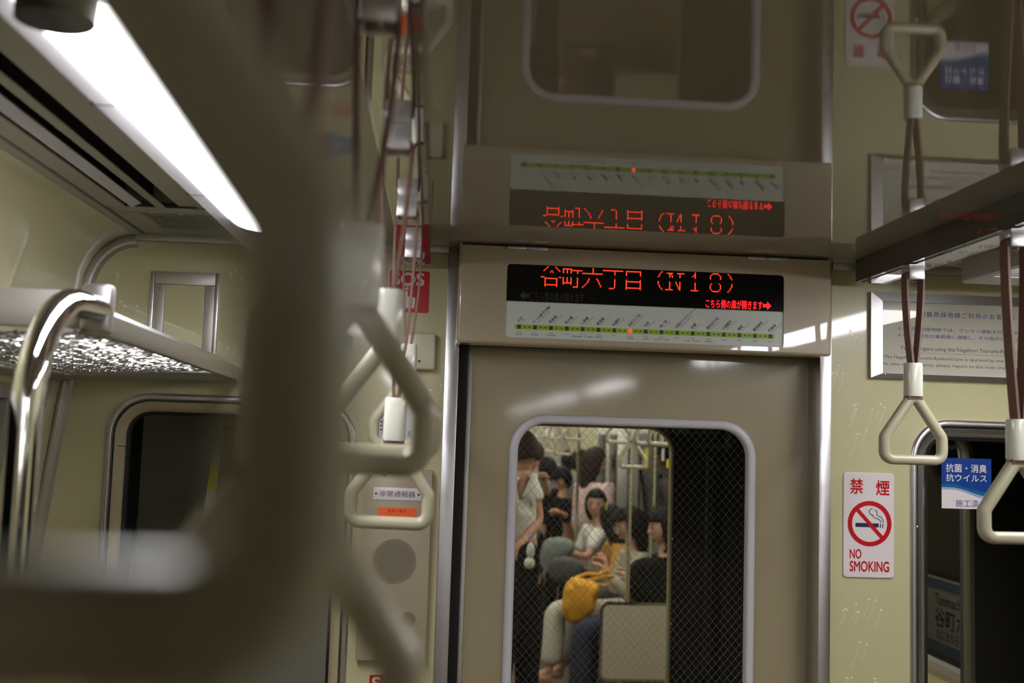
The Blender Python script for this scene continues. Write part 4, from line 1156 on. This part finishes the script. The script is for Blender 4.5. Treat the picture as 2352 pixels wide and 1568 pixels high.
# side doors far down the next car, with posters and stickers
dd = struct(empty('door_3', (1.66, 9.9, 0)))
for y0 in (9.2, 9.92):
    lf = MB().box(1.60, 1.64, y0, y0 + 0.70, 0.02, 1.86, 0.004).build('door_leaf', M['alu_dull'], dd)
    MB().box(1.594, 1.602, y0 + 0.12, y0 + 0.58, 0.95, 1.62, 0.003).build('pane', M['acrylic'], lf)
def sticker(px0, py0, px1, py1, Y, m, label, nm='sticker'):
    a, b = wp(px0, py1, Y), wp(px1, py0, Y)
    tag(MB().box(a.x, b.x, Y, Y + 0.002, a.z, b.z).build(nm, m), label, 'sticker')
ev = empty('advert_board', (1.5, 8.95, 1.2), 'narrow pale advert board standing beside the far side door', 'advert')
a, b = wp(1417, 1120, 9.05), wp(1470, 990, 9.05)
MB().box(a.x, b.x, 9.05, 9.07, 0.9, b.z, 0.003).build('board', M['alu_dull'], ev)
for p0, p1, m in (((1420, 1040), (1428, 1000), M['lightblue']), ((1483, 1075), (1492, 1028), M['yellow_sticker']), ((1522, 1057), (1532, 1030), M['white'])):
    pass
sticker(1481, 1030, 1489, 1074, 8.0, M['yellow_sticker'], 'narrow yellow sticker beside the low strap handle')
sticker(1531, 1055, 1543, 1074, 6.9, M['yellow_sticker'], 'small yellow sticker at the right edge of the far window')
sticker(1520, 1030, 1526, 1058, 7.2, M['white'], 'small white sticker left of the small yellow one')

# ------------------------------------------------------------------ passengers in the next car
def skin(verts, edges, radii, sub=2):
    me = bpy.data.meshes.new('k')
    me.from_pydata([tuple(v) for v in verts], edges, [])
    o = bpy.data.objects.new('k', me)
    COL.objects.link(o)
    md = o.modifiers.new('s', 'SKIN'); md.use_smooth_shade = True
    sv = me.skin_vertices[0].data
    for i, r in enumerate(radii):
        sv[i].radius = (r, r) if not isinstance(r, tuple) else r
        sv[i].use_root = (i == 0)
    ss = o.modifiers.new('u', 'SUBSURF'); ss.levels = sub; ss.render_levels = sub
    dg = bpy.context.evaluated_depsgraph_get()
    out = bpy.data.meshes.new_from_object(o.evaluated_get(dg))
    bpy.data.objects.remove(o); bpy.data.meshes.remove(me)
    mb = MB(); mb.bm.from_mesh(out)
    bpy.data.meshes.remove(out)
    return mb
class Chain:
    def __init__(self): self.v, self.e, self.r = [], [], []
    def add(self, p, r, link=None):
        self.v.append(Vector(p)); self.r.append(r)
        if link is not None: self.e.append((link, len(self.v) - 1))
        return len(self.v) - 1
    def run(self, pts, link):
        for p, r in pts: link = self.add(p, r, link)
        return link
    def mesh(self, sub=2): return skin(self.v, self.e, self.r, sub)
def V(*a): return Vector(a)
def head_point(c, f, up, s):
    f = f.normalized(); r = f.cross(up).normalized(); u = r.cross(f).normalized()
    return lambda x, y, z: c + r * (x * s) + f * (y * s) + u * (z * s)
def person(label, J, look, top, pants, hair_m, hair_len=0.0, sleeve=0.5, fringe=0.28, up=None, s=0.94, top_len=0.07, pants_r=0.062, cloth_cat=None, glasses=False, skirt=None, mask=None, vol=1.0):
    """J: world joints. pel, chest, neck, head, shoulder/elbow/wrist L,R, knee/ankle L,R"""
    base = V(J['pel'].x, J['pel'].y, 0.0)
    root = empty('person', base, label, 'person')
    up = up or V(0, 0, 1)
    f = look.normalized()
    HP = head_point(J['head'], f, up, s)
    # ---- body, one continuous surface
    c = Chain()
    i0 = c.add(J['pel'], 0.098 * s)
    i1 = c.add(J['pel'].lerp(J['chest'], 0.5), 0.092 * s, i0)
    i2 = c.add(J['chest'], 0.105 * s, i1)
    i3 = c.add(J['chest'].lerp(J['neck'], 0.62), 0.075 * s, i2)
    i4 = c.add(J['neck'], 0.046 * s, i3)
    c.add(HP(0, -0.015, -0.05), 0.046 * s, i4)
    hands = []
    for sd in 'LR':
        sh, el, wr = J['sh' + sd], J['el' + sd], J['wr' + sd]
        k = c.run([(sh, 0.050 * s), (sh.lerp(el, 0.5), 0.041 * s), (el, 0.034 * s), (el.lerp(wr, 0.4), 0.033 * s), (wr, 0.023 * s)], i2)
        d = (wr - el).normalized()
        palm = wr + d * 0.045 * s
        k = c.add(palm, 0.026 * s, k)
        sdv = d.cross(V(0, 0, 1))
        if sdv.length < 0.1: sdv = d.cross(V(0, 1, 0))
        sdv.normalize(); bend = V(0, 0, -1) - d * d.dot(V(0, 0, -1))
        if bend.length < 0.05: bend = sdv.cross(d)
        bend.normalize()
        for q, ln in enumerate((0.062, 0.072, 0.068, 0.054)):
            off = sdv * (q - 1.5) * 0.019 * s
            c.run([(palm + off + d * 0.026 * s, 0.0088 * s), (palm + off + d * (0.026 + ln * 0.55) * s + bend * 0.012 * s, 0.0082 * s), (palm + off + d * (0.026 + ln * 0.85) * s + bend * 0.032 * s, 0.0065 * s)], k)
        th = sdv * (-1 if sd == 'L' else 1)
        c.run([(wr + d * 0.018 * s + th * 0.022 * s, 0.0105 * s), (palm + th * 0.046 * s + bend * 0.008, 0.0092 * s), (palm + th * 0.05 * s + d * 0.026 * s + bend * 0.018, 0.0075 * s)], k)
        hp, kn, an = J['pel'] + (J['kn' + sd] - J['pel']).normalized() * 0.03 + (J['hip' + sd] - J['pel']), J['kn' + sd], J['an' + sd]
        k = c.run([(hp, 0.075 * s), (hp.lerp(kn, 0.55), 0.066 * s), (kn, 0.052 * s), (kn.lerp(an, 0.45), 0.046 * s), (an, 0.031 * s)], i0)
        ft = J['ft' + sd] - an; ft.z = 0; ft.normalize()
        c.run([(an + ft * 0.05 * s + V(0, 0, -0.035 * s), 0.032 * s), (an + ft * 0.16 * s + V(0, 0, -0.045 * s), 0.024 * s)], k)
    body = c.mesh(1)
    # ---- head joined into the same mesh
    def blob(cx, cy, cz, rx, ry, rz, u=20, v=14, deform=None):
        res = bmesh.ops.create_uvsphere(body.bm, u_segments=u, v_segments=v, radius=1)
        for q in res['verts']:
            x, y, z = q.co
            if deform: x, y, z = deform(x, y, z)
            q.co = HP(cx + x * rx, cy + y * ry, cz + z * rz)
    def skull(x, y, z):
        if z < 0:
            x *= 1 - 0.36 * (-z) ** 1.4
            if y < 0: y *= 1 - 0.45 * (-z)
            else: y *= 1 - 0.10 * (-z)
        if y > 0.55: y = 0.55 + (y - 0.55) * 0.72
        return x, y, z
    blob(0, 0, 0, 0.074, 0.095, 0.115, deform=skull)
    blob(0, 0.086, -0.020, 0.014, 0.017, 0.018, 10, 8)
    blob(0, 0.082, 0.004, 0.009, 0.011, 0.026, 8, 8)
    for x in (-1, 1): blob(x * 0.073, -0.005, -0.008, 0.010, 0.018, 0.028, 8, 8)
    blob(0, 0.078, -0.058, 0.022, 0.010, 0.008, 10, 6)
    bo = body.build('body', M['skin'], root, smooth=70)
    for x in (-1, 1):
        m = MB(); m.bm.verts.ensure_lookup_table()
        def bl(mb, cx, cy, cz, rx, ry, rz, u=10, v=6):
            res = bmesh.ops.create_uvsphere(mb.bm, u_segments=u, v_segments=v, radius=1)
            for q in res['verts']: q.co = HP(cx + q.co.x * rx, cy + q.co.y * ry, cz + q.co.z * rz)
        bl(m, x * 0.029, 0.0775, 0.006, 0.0125, 0.006, 0.0058)
        m.build('eye', M['eye'], root)
        m = MB(); bl(m, x * 0.030, 0.079, 0.027, 0.019, 0.006, 0.0036); m.build('eyebrow', hair_m, root)
    m = MB(); bl(m, 0, 0.086, -0.058, 0.021, 0.005, 0.0065); m.build('mouth', M['lips'], root)
    if mask:
        m = MB(); bl(m, 0, 0.045, -0.055, 0.066, 0.055, 0.045, 16, 10); m.build('mask', mask, root)
    if glasses:
        m = MB()
        for x in (-1, 1):
            m.tube([HP(x * 0.031 + 0.021 * math.cos(t), 0.094, 0.004 + 0.016 * math.sin(t)) for t in [2 * math.pi * k / 14 for k in range(14)]], 0.0016, 6, False, True)
            m.tube([HP(x * 0.052, 0.094, 0.006), HP(x * 0.076, 0.03, 0.006), HP(x * 0.077, -0.01, 0.0)], 0.0014, 6)
        m.tube([HP(-0.01, 0.096, 0.006), HP(0.01, 0.096, 0.006)], 0.0014, 6)
        m.build('glasses', M['alu_dull'], root)
    # ---- hair shell
    h = MB()
    res = bmesh.ops.create_uvsphere(h.bm, u_segments=28, v_segments=20, radius=1)
    kill = []
    for q in res['verts']:
        x, y, z = q.co
        if (y > 0.30 and z < fringe and abs(x) < 0.82) or z < (-0.35 if hair_len < 0.02 else -0.9): kill.append(q); continue
        zz = z * 0.122
        if z < 0.1 and hair_len > 0.02:
            t = (0.1 - z)
            zz -= hair_len * t
            y = y * (1 - 0.18 * t) if y < 0 else min(y, 0.35)
            x *= 1 + 0.06 * t
        w_ = 1.13 * vol + 0.02 * math.sin(9 * math.atan2(y, x))
        q.co = HP(x * 0.080 * w_, -0.008 + y * 0.098 * w_ * (0.97 if y > 0 else 1.03), 0.008 + zz * 1.04)
    bmesh.ops.delete(h.bm, geom=kill, context='VERTS')
    ho = h.build('hair', hair_m, root, smooth=70)
    so = ho.modifiers.new('t', 'SOLIDIFY'); so.thickness = 0.012; so.offset = -1
    # ---- clothes
    t = Chain()
    g = 1.13
    j0 = t.add(J['pel'] + V(0, 0, -top_len), (0.104 * s * g))
    j1 = t.add(J['pel'].lerp(J['chest'], 0.5), 0.094 * s * g, j0)
    j2 = t.add(J['chest'], 0.108 * s * g, j1)
    j3 = t.add(J['chest'].lerp(J['neck'], 0.72), 0.068 * s * g, j2)
    t.add(J['neck'].lerp(J['chest'], 0.08), 0.050 * s * g, j3)
    for sd in 'LR':
        sh, el, wr = J['sh' + sd], J['el' + sd], J['wr' + sd]
        if sleeve <= 1.0: pts = [(sh, 0.057 * s * g), (sh.lerp(el, sleeve * 0.6), 0.052 * s * g), (sh.lerp(el, sleeve), 0.050 * s * g)]
        else: pts = [(sh, 0.057 * s * g), (sh.lerp(el, 0.55), 0.050 * s * g), (el, 0.044 * s * g), (el.lerp(wr, min(1, sleeve - 1)), 0.037 * s * g)]
        t.run(pts, j2)
    t.mesh(2).build('top', top, root, smooth=70)
    p = Chain()
    k0 = p.add(J['pel'] + V(0, 0, 0.05), 0.102 * s)
    k0 = p.add(J['pel'] + V(0, 0, -0.01), 0.106 * s, k0)
    for sd in 'LR':
        hp = J['hip' + sd]; kn, an = J['kn' + sd], J['an' + sd]
        p.run([(hp, 0.084 * s), (hp.lerp(kn, 0.55), 0.078 * s), (kn, pants_r * s * 1.02), (kn.lerp(an, 0.5), pants_r * s), (kn.lerp(an, 0.93), pants_r * s * 0.95)], k0)
        ft = J['ft' + sd] - an; ft.z = 0; ft.normalize()
        sm = skin([an + ft * -0.02 + V(0, 0, -0.045 * s), an + ft * 0.07 * s + V(0, 0, -0.045 * s), an + ft * 0.18 * s + V(0, 0, -0.05 * s)], [(0, 1), (1, 2)], [0.036 * s, 0.038 * s, 0.030 * s], 1)
        sm.build('shoe', skirt or M['hair'], root)
    p.mesh(2).build('trousers', pants, root, smooth=70)
    return root
def seated(hd, Y, face, **kw):
    """joints for a passenger on the right bench; hd = head centre, face = torso direction"""
    f = face.normalized(); r = f.cross(V(0, 0, 1)); s = 0.94
    J = {'head': hd}
    lean = kw.get('lean', 0.06)
    J['neck'] = hd + V(0, 0, -0.155 * s) - f * 0.02
    J['pel'] = V(J['neck'].x, J['neck'].y, 0.50) - f * lean
    J['chest'] = J['pel'].lerp(J['neck'], 0.66)
    for sd, q in (('L', -1), ('R', 1)):
        J['sh' + sd] = J['chest'].lerp(J['neck'], 0.55) + r * q * 0.155 * s
        J['el' + sd] = J['sh' + sd] + f * 0.07 + r * q * 0.03 + V(0, 0, -0.25 * s)
        J['wr' + sd] = J['el' + sd] + f * 0.20 - r * q * 0.07 + V(0, 0, 0.0)
        J['hip' + sd] = J['pel'] + r * q * 0.075 + f * 0.05
        J['kn' + sd] = J['pel'] + r * q * 0.10 + f * 0.41 + V(0, 0, 0.0)
        J['an' + sd] = V(J['kn' + sd].x, J['kn' + sd].y, 0.09) + f * 0.02
        J['ft' + sd] = J['an' + sd] + f
    J.update({k: v for k, v in kw.items() if k != 'lean'})
    return J
def standing(hd, face, **kw):
    f = face.normalized(); r = f.cross(V(0, 0, 1)); s = 0.94
    J = {'head': hd}
    J['neck'] = hd + V(0, 0, -0.155 * s) - f * 0.02
    J['pel'] = V(J['neck'].x, J['neck'].y, J['neck'].z - 0.50 * s)
    J['chest'] = J['pel'].lerp(J['neck'], 0.68)
    leg = J['pel'].z - 0.08
    for sd, q in (('L', -1), ('R', 1)):
        J['sh' + sd] = J['chest'].lerp(J['neck'], 0.55) + r * q * 0.155 * s
        J['el' + sd] = J['sh' + sd] + f * 0.02 + r * q * 0.04 + V(0, 0, -0.26 * s)
        J['wr' + sd] = J['el' + sd] + f * 0.17 - r * q * 0.05 + V(0, 0, 0.05)
        J['hip' + sd] = J['pel'] + r * q * 0.075 + V(0, 0, -0.03)
        J['kn' + sd] = J['pel'] + r * q * 0.085 + f * 0.015 + V(0, 0, -leg * 0.5)
        J['an' + sd] = J['pel'] + r * q * 0.085 + V(0, 0, -leg)
        J['ft' + sd] = J['an' + sd] + f
    J.update(kw)
    return J
C_white = mat('white_cotton', (0.66, 0.66, 0.60), 0.85)
C_oat = mat('oatmeal_knit', (0.44, 0.40, 0.32), 0.9)
C_pink = mat('pale_pink_cotton', (0.62, 0.43, 0.42), 0.85)
C_black = mat('black_cotton', (0.005, 0.005, 0.005), 1.0, spec=0.1)
C_grey = mat('grey_cotton', (0.10, 0.11, 0.115), 0.85)
C_denim = mat('dark_denim', (0.012, 0.018, 0.042), 0.85)
C_mustard = mat('mustard_cloth', (0.52, 0.27, 0.045), 0.85)
C_sage = mat('sage_cotton', (0.33, 0.35, 0.28), 0.85)
C_offwhite = mat('cream_linen', (0.50, 0.48, 0.40), 0.9)
LEFT = V(-1, 0, 0)
# woman in oatmeal top, black hair, glasses, looking down
hd = wp(1443, 1206, 6.85)
j = seated(hd, 6.85, V(-1, -0.12, 0), lean=0.12, wrL=wp(1400, 1320, 6.70), wrR=wp(1384, 1302, 6.9), knL=wp(1276, 1398, 6.7), knR=wp(1300, 1404, 6.98), anL=wp(1262, 1540, 6.66), anR=wp(1290, 1532, 6.98))
j['ftL'] = j['anL'] + V(-1, 0, 0); j['ftR'] = j['anR'] + V(-1, 0, 0)
person('seated woman with black hair and glasses looking down, oatmeal top', j, V(-1, -0.22, -0.42), C_oat, C_offwhite, M['hair'], 0.11, 1.9, 0.42, glasses=True, vol=1.14, pants_r=0.085, skirt=M['skin'])
# woman behind, long dark hair, mustard strap, clip
hd = wp(1402, 1196, 7.7)
j = seated(hd, 7.7, V(-1, -0.1, 0), lean=0.14, wrL=wp(1392, 1300, 7.6), wrR=wp(1384, 1306, 7.8))
w2 = person('seated woman with long dark hair and yellow hair clip leaning forward', j, V(-0.7, 0.75, -0.5), C_mustard, C_grey, M['hair'], 0.20, 1.2, 0.75)
p = wp(1393, 1157, 7.6)
MB().box(p.x - 0.004, p.x + 0.004, 7.595, 7.603, p.z - 0.045, p.z + 0.01, 0.002).build('hair_clip', M['yellow_sticker'], w2)
# young man facing the camera
hd = wp(1369, 1158, 8.3)
j = seated(hd, 8.3, V(-1, -0.55, 0), lean=0.05, shL=wp(1374, 1225, 8.16), elL=wp(1350, 1279, 8.05), wrL=wp(1300, 1268, 8.0), wrR=wp(1310, 1262, 8.5))
person('seated young man with bowl haircut facing the camera, white shirt', j, V(-0.30, -1, -0.02), C_white, C_black, M['hair'], 0.03, 0.75, 0.36, vol=1.05)
# man in profile on the right
hd = wp(1522, 1212, 6.42)
j = seated(hd, 6.42, V(-1, 0.0, 0), lean=0.05, wrL=wp(1455, 1335, 6.36), wrR=wp(1450, 1325, 6.5), knL=wp(1338, 1442, 6.36), knR=wp(1352, 1436, 6.52), anL=wp(1330, 1612, 6.36), anR=wp(1345, 1606, 6.52))
j['ftL'] = j['anL'] + V(-1, 0, 0); j['ftR'] = j['anR'] + V(-1, 0, 0)
person('seated man in black seen in profile at the right edge of the far window', j, V(-1, -0.12, -0.08), C_black, C_denim, M['hair'], 0.05, 1.95, 0.22, pants_r=0.08)
# woman in pale pink, standing with her back turned
hd = wp(1366, 1062, 9.2)
j = standing(hd, V(0.75, 0.6, 0), pel=wp(1334, 1212, 9.2), chest=wp(1354, 1132, 9.2))
person('standing woman in pale pink top with long brown hair, back turned', j, V(0.95, 0.25, -0.25), C_pink, C_pink, M['brown_hair'], 0.15, 0.95, 0.4, s=1.05)
# woman in white, standing at the left edge
hd = wp(1192, 1046, 4.95)
j = standing(hd, V(-0.6, 0.8, 0), shR=wp(1220, 1112, 4.95), elR=wp(1236, 1196, 4.95), wrR=wp(1206, 1236, 4.85), chest=wp(1192, 1130, 4.98), pel=wp(1186, 1240, 4.98))
person('standing woman in sleeveless white top cut by the left edge of the door glass', j, V(-0.7, 0.7, -0.2), C_white, C_black, M['brown_hair'], 0.015, 0.5, 0.3)
# man with a phone further back
hd = wp(1222, 1046, 8.3)
j = standing(hd, V(0.5, -0.85, 0), wrL=wp(1250, 1100, 8.0), wrR=wp(1236, 1102, 8.0), elR=wp(1208, 1132, 8.2), elL=wp(1258, 1130, 8.15))
person('standing man in dark grey holding up a phone behind the white top', j, V(0.5, -0.6, -0.5), C_grey, C_black, M['brown_hair'], 0.0, 0.6, 0.3)
p = wp(1244, 1096, 7.93)
ph = MB().box(p.x - 0.037, p.x + 0.037, 7.92, 7.93, p.z - 0.02, p.z + 0.02, 0.003)
tag(ph.build('phone', C_grey), 'dark phone held by the man behind the white top', 'phone')
# dark standing passengers in the middle of the far car
hd = wp(1290, 1100, 9.75)
j = standing(hd, V(-0.6, -0.8, 0), wrL=wp(1292, 1180, 9.5), wrR=wp(1272, 1175, 9.5), elL=wp(1316, 1195, 9.65), elR=wp(1264, 1190, 9.7))
person('passenger in black with bowed head in the middle of the far car', j, V(-0.75, -0.5, -0.6), C_black, C_black, M['hair'], 0.02, 1.8, 0.25)
hd = wp(1306, 1058, 11.6)
j = standing(hd, V(0.2, 1, 0))
person('small far passenger in blue grey shirt with back turned', j, V(0.2, 1, 0), mat('blue_grey_cotton', (0.22, 0.24, 0.32), 0.85), C_black, M['hair'], 0.02, 0.6, 0.3)
hd = wp(1256, 1078, 9.9)
j = standing(hd, V(-0.5, 0.8, 0))
person('dark haired far passenger in black jacket at the left of the far car', j, V(-0.5, 0.8, -0.1), C_black, C_black, M['hair'], 0.02, 1.9, 0.3)
hd = wp(1334, 1060, 10.4)
j = standing(hd, V(0.6, 0.8, 0))
person('farthest passenger in dark grey beside the long brown hair', j, V(0.6, 0.8, -0.1), C_grey, C_black, M['hair'], 0.02, 1.9, 0.3)
# ---- things they carry
def bag_blob(name, outline, Y, depth, m, label, cat, puff=0.5, parent=None):
    pts = [wp(x, y, Y) for x, y in outline]
    cx = sum(p.x for p in pts) / len(pts); cz = sum(p.z for p in pts) / len(pts)
    # smooth the outline
    P = [(p.x, p.z) for p in pts]
    for _ in range(2):
        Q = []
        for i in range(len(P)):
            a, b = P[i], P[(i + 1) % len(P)]
            Q += [(a[0] * 0.75 + b[0] * 0.25, a[1] * 0.75 + b[1] * 0.25), (a[0] * 0.25 + b[0] * 0.75, a[1] * 0.25 + b[1] * 0.75)]
        P = Q
    rings = []
    for t in (-1, -0.85, -0.5, 0, 0.5, 0.85, 1):
        k = 1 - puff * abs(t) ** 3
        rings.append([(cx + (x - cx) * k * (1 + 0.02 * math.sin(7 * i + 5 * t)), Y + t * depth / 2 + 0.008 * math.sin(i * 0.9 + t * 3), cz + (z - cz) * k * (1 + 0.025 * math.sin(4 * i + 3 * t))) for i, (x, z) in enumerate(P)])
    mb = MB().loft(rings, True, True)
    if parent is not None: return mb.build(name, m, parent, smooth=60)
    return mb, (cx, Y, min(z for x, z in P))
def bag(name, outline, Y, depth, m, label, cat, puff=0.5):
    mb, b = bag_blob(name, outline, Y, depth, m, label, cat, puff)
    e = empty(name, b, label, cat)
    mb.build('body', m, e, smooth=60)
    return e
C_yellow = mat('yellow_tote', (0.66, 0.31, 0.006), 0.6, noise=0.12, nscale=9)
yb_ = bag('tote_bag', [(1318, 1322), (1345, 1330), (1377, 1338), (1375, 1365), (1364, 1400), (1350, 1422), (1310, 1436), (1293, 1412), (1290, 1385), (1296, 1350), (1304, 1335)], 6.55, 0.14, C_yellow, 'bright yellow cloth tote bag on the lap of the woman with glasses', 'bag', 0.35)
for pts in ([(1322, 1328), (1350, 1318), (1376, 1320), (1398, 1310)], [(1340, 1336), (1368, 1330), (1392, 1324), (1412, 1324)], [(1374, 1342), (1388, 1346), (1400, 1344)]):
    MB().tube([wp(x, y, 6.55) + V(0, 0.02, 0) for x, y in pts], 0.011, 8).build('handle', C_yellow, yb_)
gb = bag('backpack', [(1250, 1236), (1288, 1232), (1318, 1240), (1322, 1262), (1300, 1275), (1278, 1284), (1258, 1290), (1246, 1330), (1236, 1328), (1238, 1280)], 8.0, 0.16, mat('grey_nylon', (0.16, 0.18, 0.165), 0.8), 'grey backpack under the outstretched arm of the young man', 'bag', 0.3)
dk = bag('shoulder_bag', [(1262, 1282), (1300, 1276), (1336, 1286), (1346, 1310), (1330, 1342), (1290, 1340), (1258, 1330)], 7.75, 0.18, mat('charcoal_nylon', (0.05, 0.052, 0.05), 0.8), 'charcoal bag below the grey backpack', 'bag', 0.3)
bb = bag('rucksack', [(1452, 1292), (1480, 1278), (1520, 1282), (1550, 1290), (1556, 1360), (1540, 1388), (1470, 1386), (1440, 1372), (1440, 1320)], 6.33, 0.18, C_black, 'black rucksack on the lap of the man in profile', 'bag', 0.3)
sb = bag('handbag', [(1184, 1262), (1216, 1240), (1240, 1258), (1238, 1330), (1226, 1372), (1182, 1380)], 4.78, 0.14, C_black, 'black handbag at the left edge of the door glass', 'bag', 0.3)
pc = empty('plush_charm', wp(1218, 1310, 4.68), 'small white plush charm hanging from the black handbag', 'charm')
p = wp(1219, 1262, 4.68)
MB().sphere((p.x, 4.68, p.z - 0.005), (0.018, 0.018, 0.036), 12, 10).build('plush_body', C_white, pc)
MB().sphere((p.x - 0.004, 4.68, p.z - 0.058), (0.024, 0.02, 0.026), 12, 8).build('fringe', C_white, pc)
MB().tube([(p.x, 4.68, p.z + 0.028), (p.x - 0.004, 4.69, p.z + 0.06), (p.x - 0.010, 4.70, p.z + 0.075)], 0.004, 6).build('loop', mat('lilac_cord', (0.30, 0.22, 0.36), 0.7), pc)

# ------------------------------------------------------------------ the person taking the picture, unseen, added to shade the nearest handle
hd = V(0.035, -0.165, 1.63)
j = standing(hd, V(0, 1, 0), wrL=V(-0.085, -0.135, 1.555), wrR=V(0.085, -0.135, 1.565), elL=V(-0.22, -0.22, 1.34), elR=V(0.23, -0.22, 1.35), shL=V(-0.185, -0.26, 1.46), shR=V(0.2, -0.26, 1.46), chest=V(0, -0.27, 1.36), neck=V(0.03, -0.23, 1.49), pel=V(0, -0.28, 0.95))
person('unseen person in black holding up the camera, added to shade the nearest handle', j, V(0, 1, -0.05), C_black, C_black, M['hair'], 0.03, 1.95, 0.3, s=1.0)
cb = empty('camera_body', (0, -0.06, 1.55), 'unseen black camera held at the viewpoint, added to shade the nearest handle', 'camera')
MB().box(-0.068, 0.068, -0.075, -0.035, 1.552, 1.645, 0.006).build('housing', M['black'], cb)
MB().cyl((0, -0.036, 1.6), (0, -0.012, 1.6), 0.036, 28).build('lens', M['black'], cb)

tl = empty('gap_fill_light', (-2.45, 2.75, 1.9), 'unseen fill light added to brighten the gap between the cars', 'lamp')  # added out of view to light the gap outside the left window
MB().box(-2.5, -2.44, 2.55, 2.95, 1.86, 1.94, 0.01).build('housing', M['alu_dull'], tl)
MB().box(-2.44, -2.42, 2.57, 2.93, 1.87, 1.93).build('tube', mat('gap_fill_glow', (0.8, 0.8, 0.8), 0.5, emit=(1, 0.95, 0.8), estr=14.0), tl)
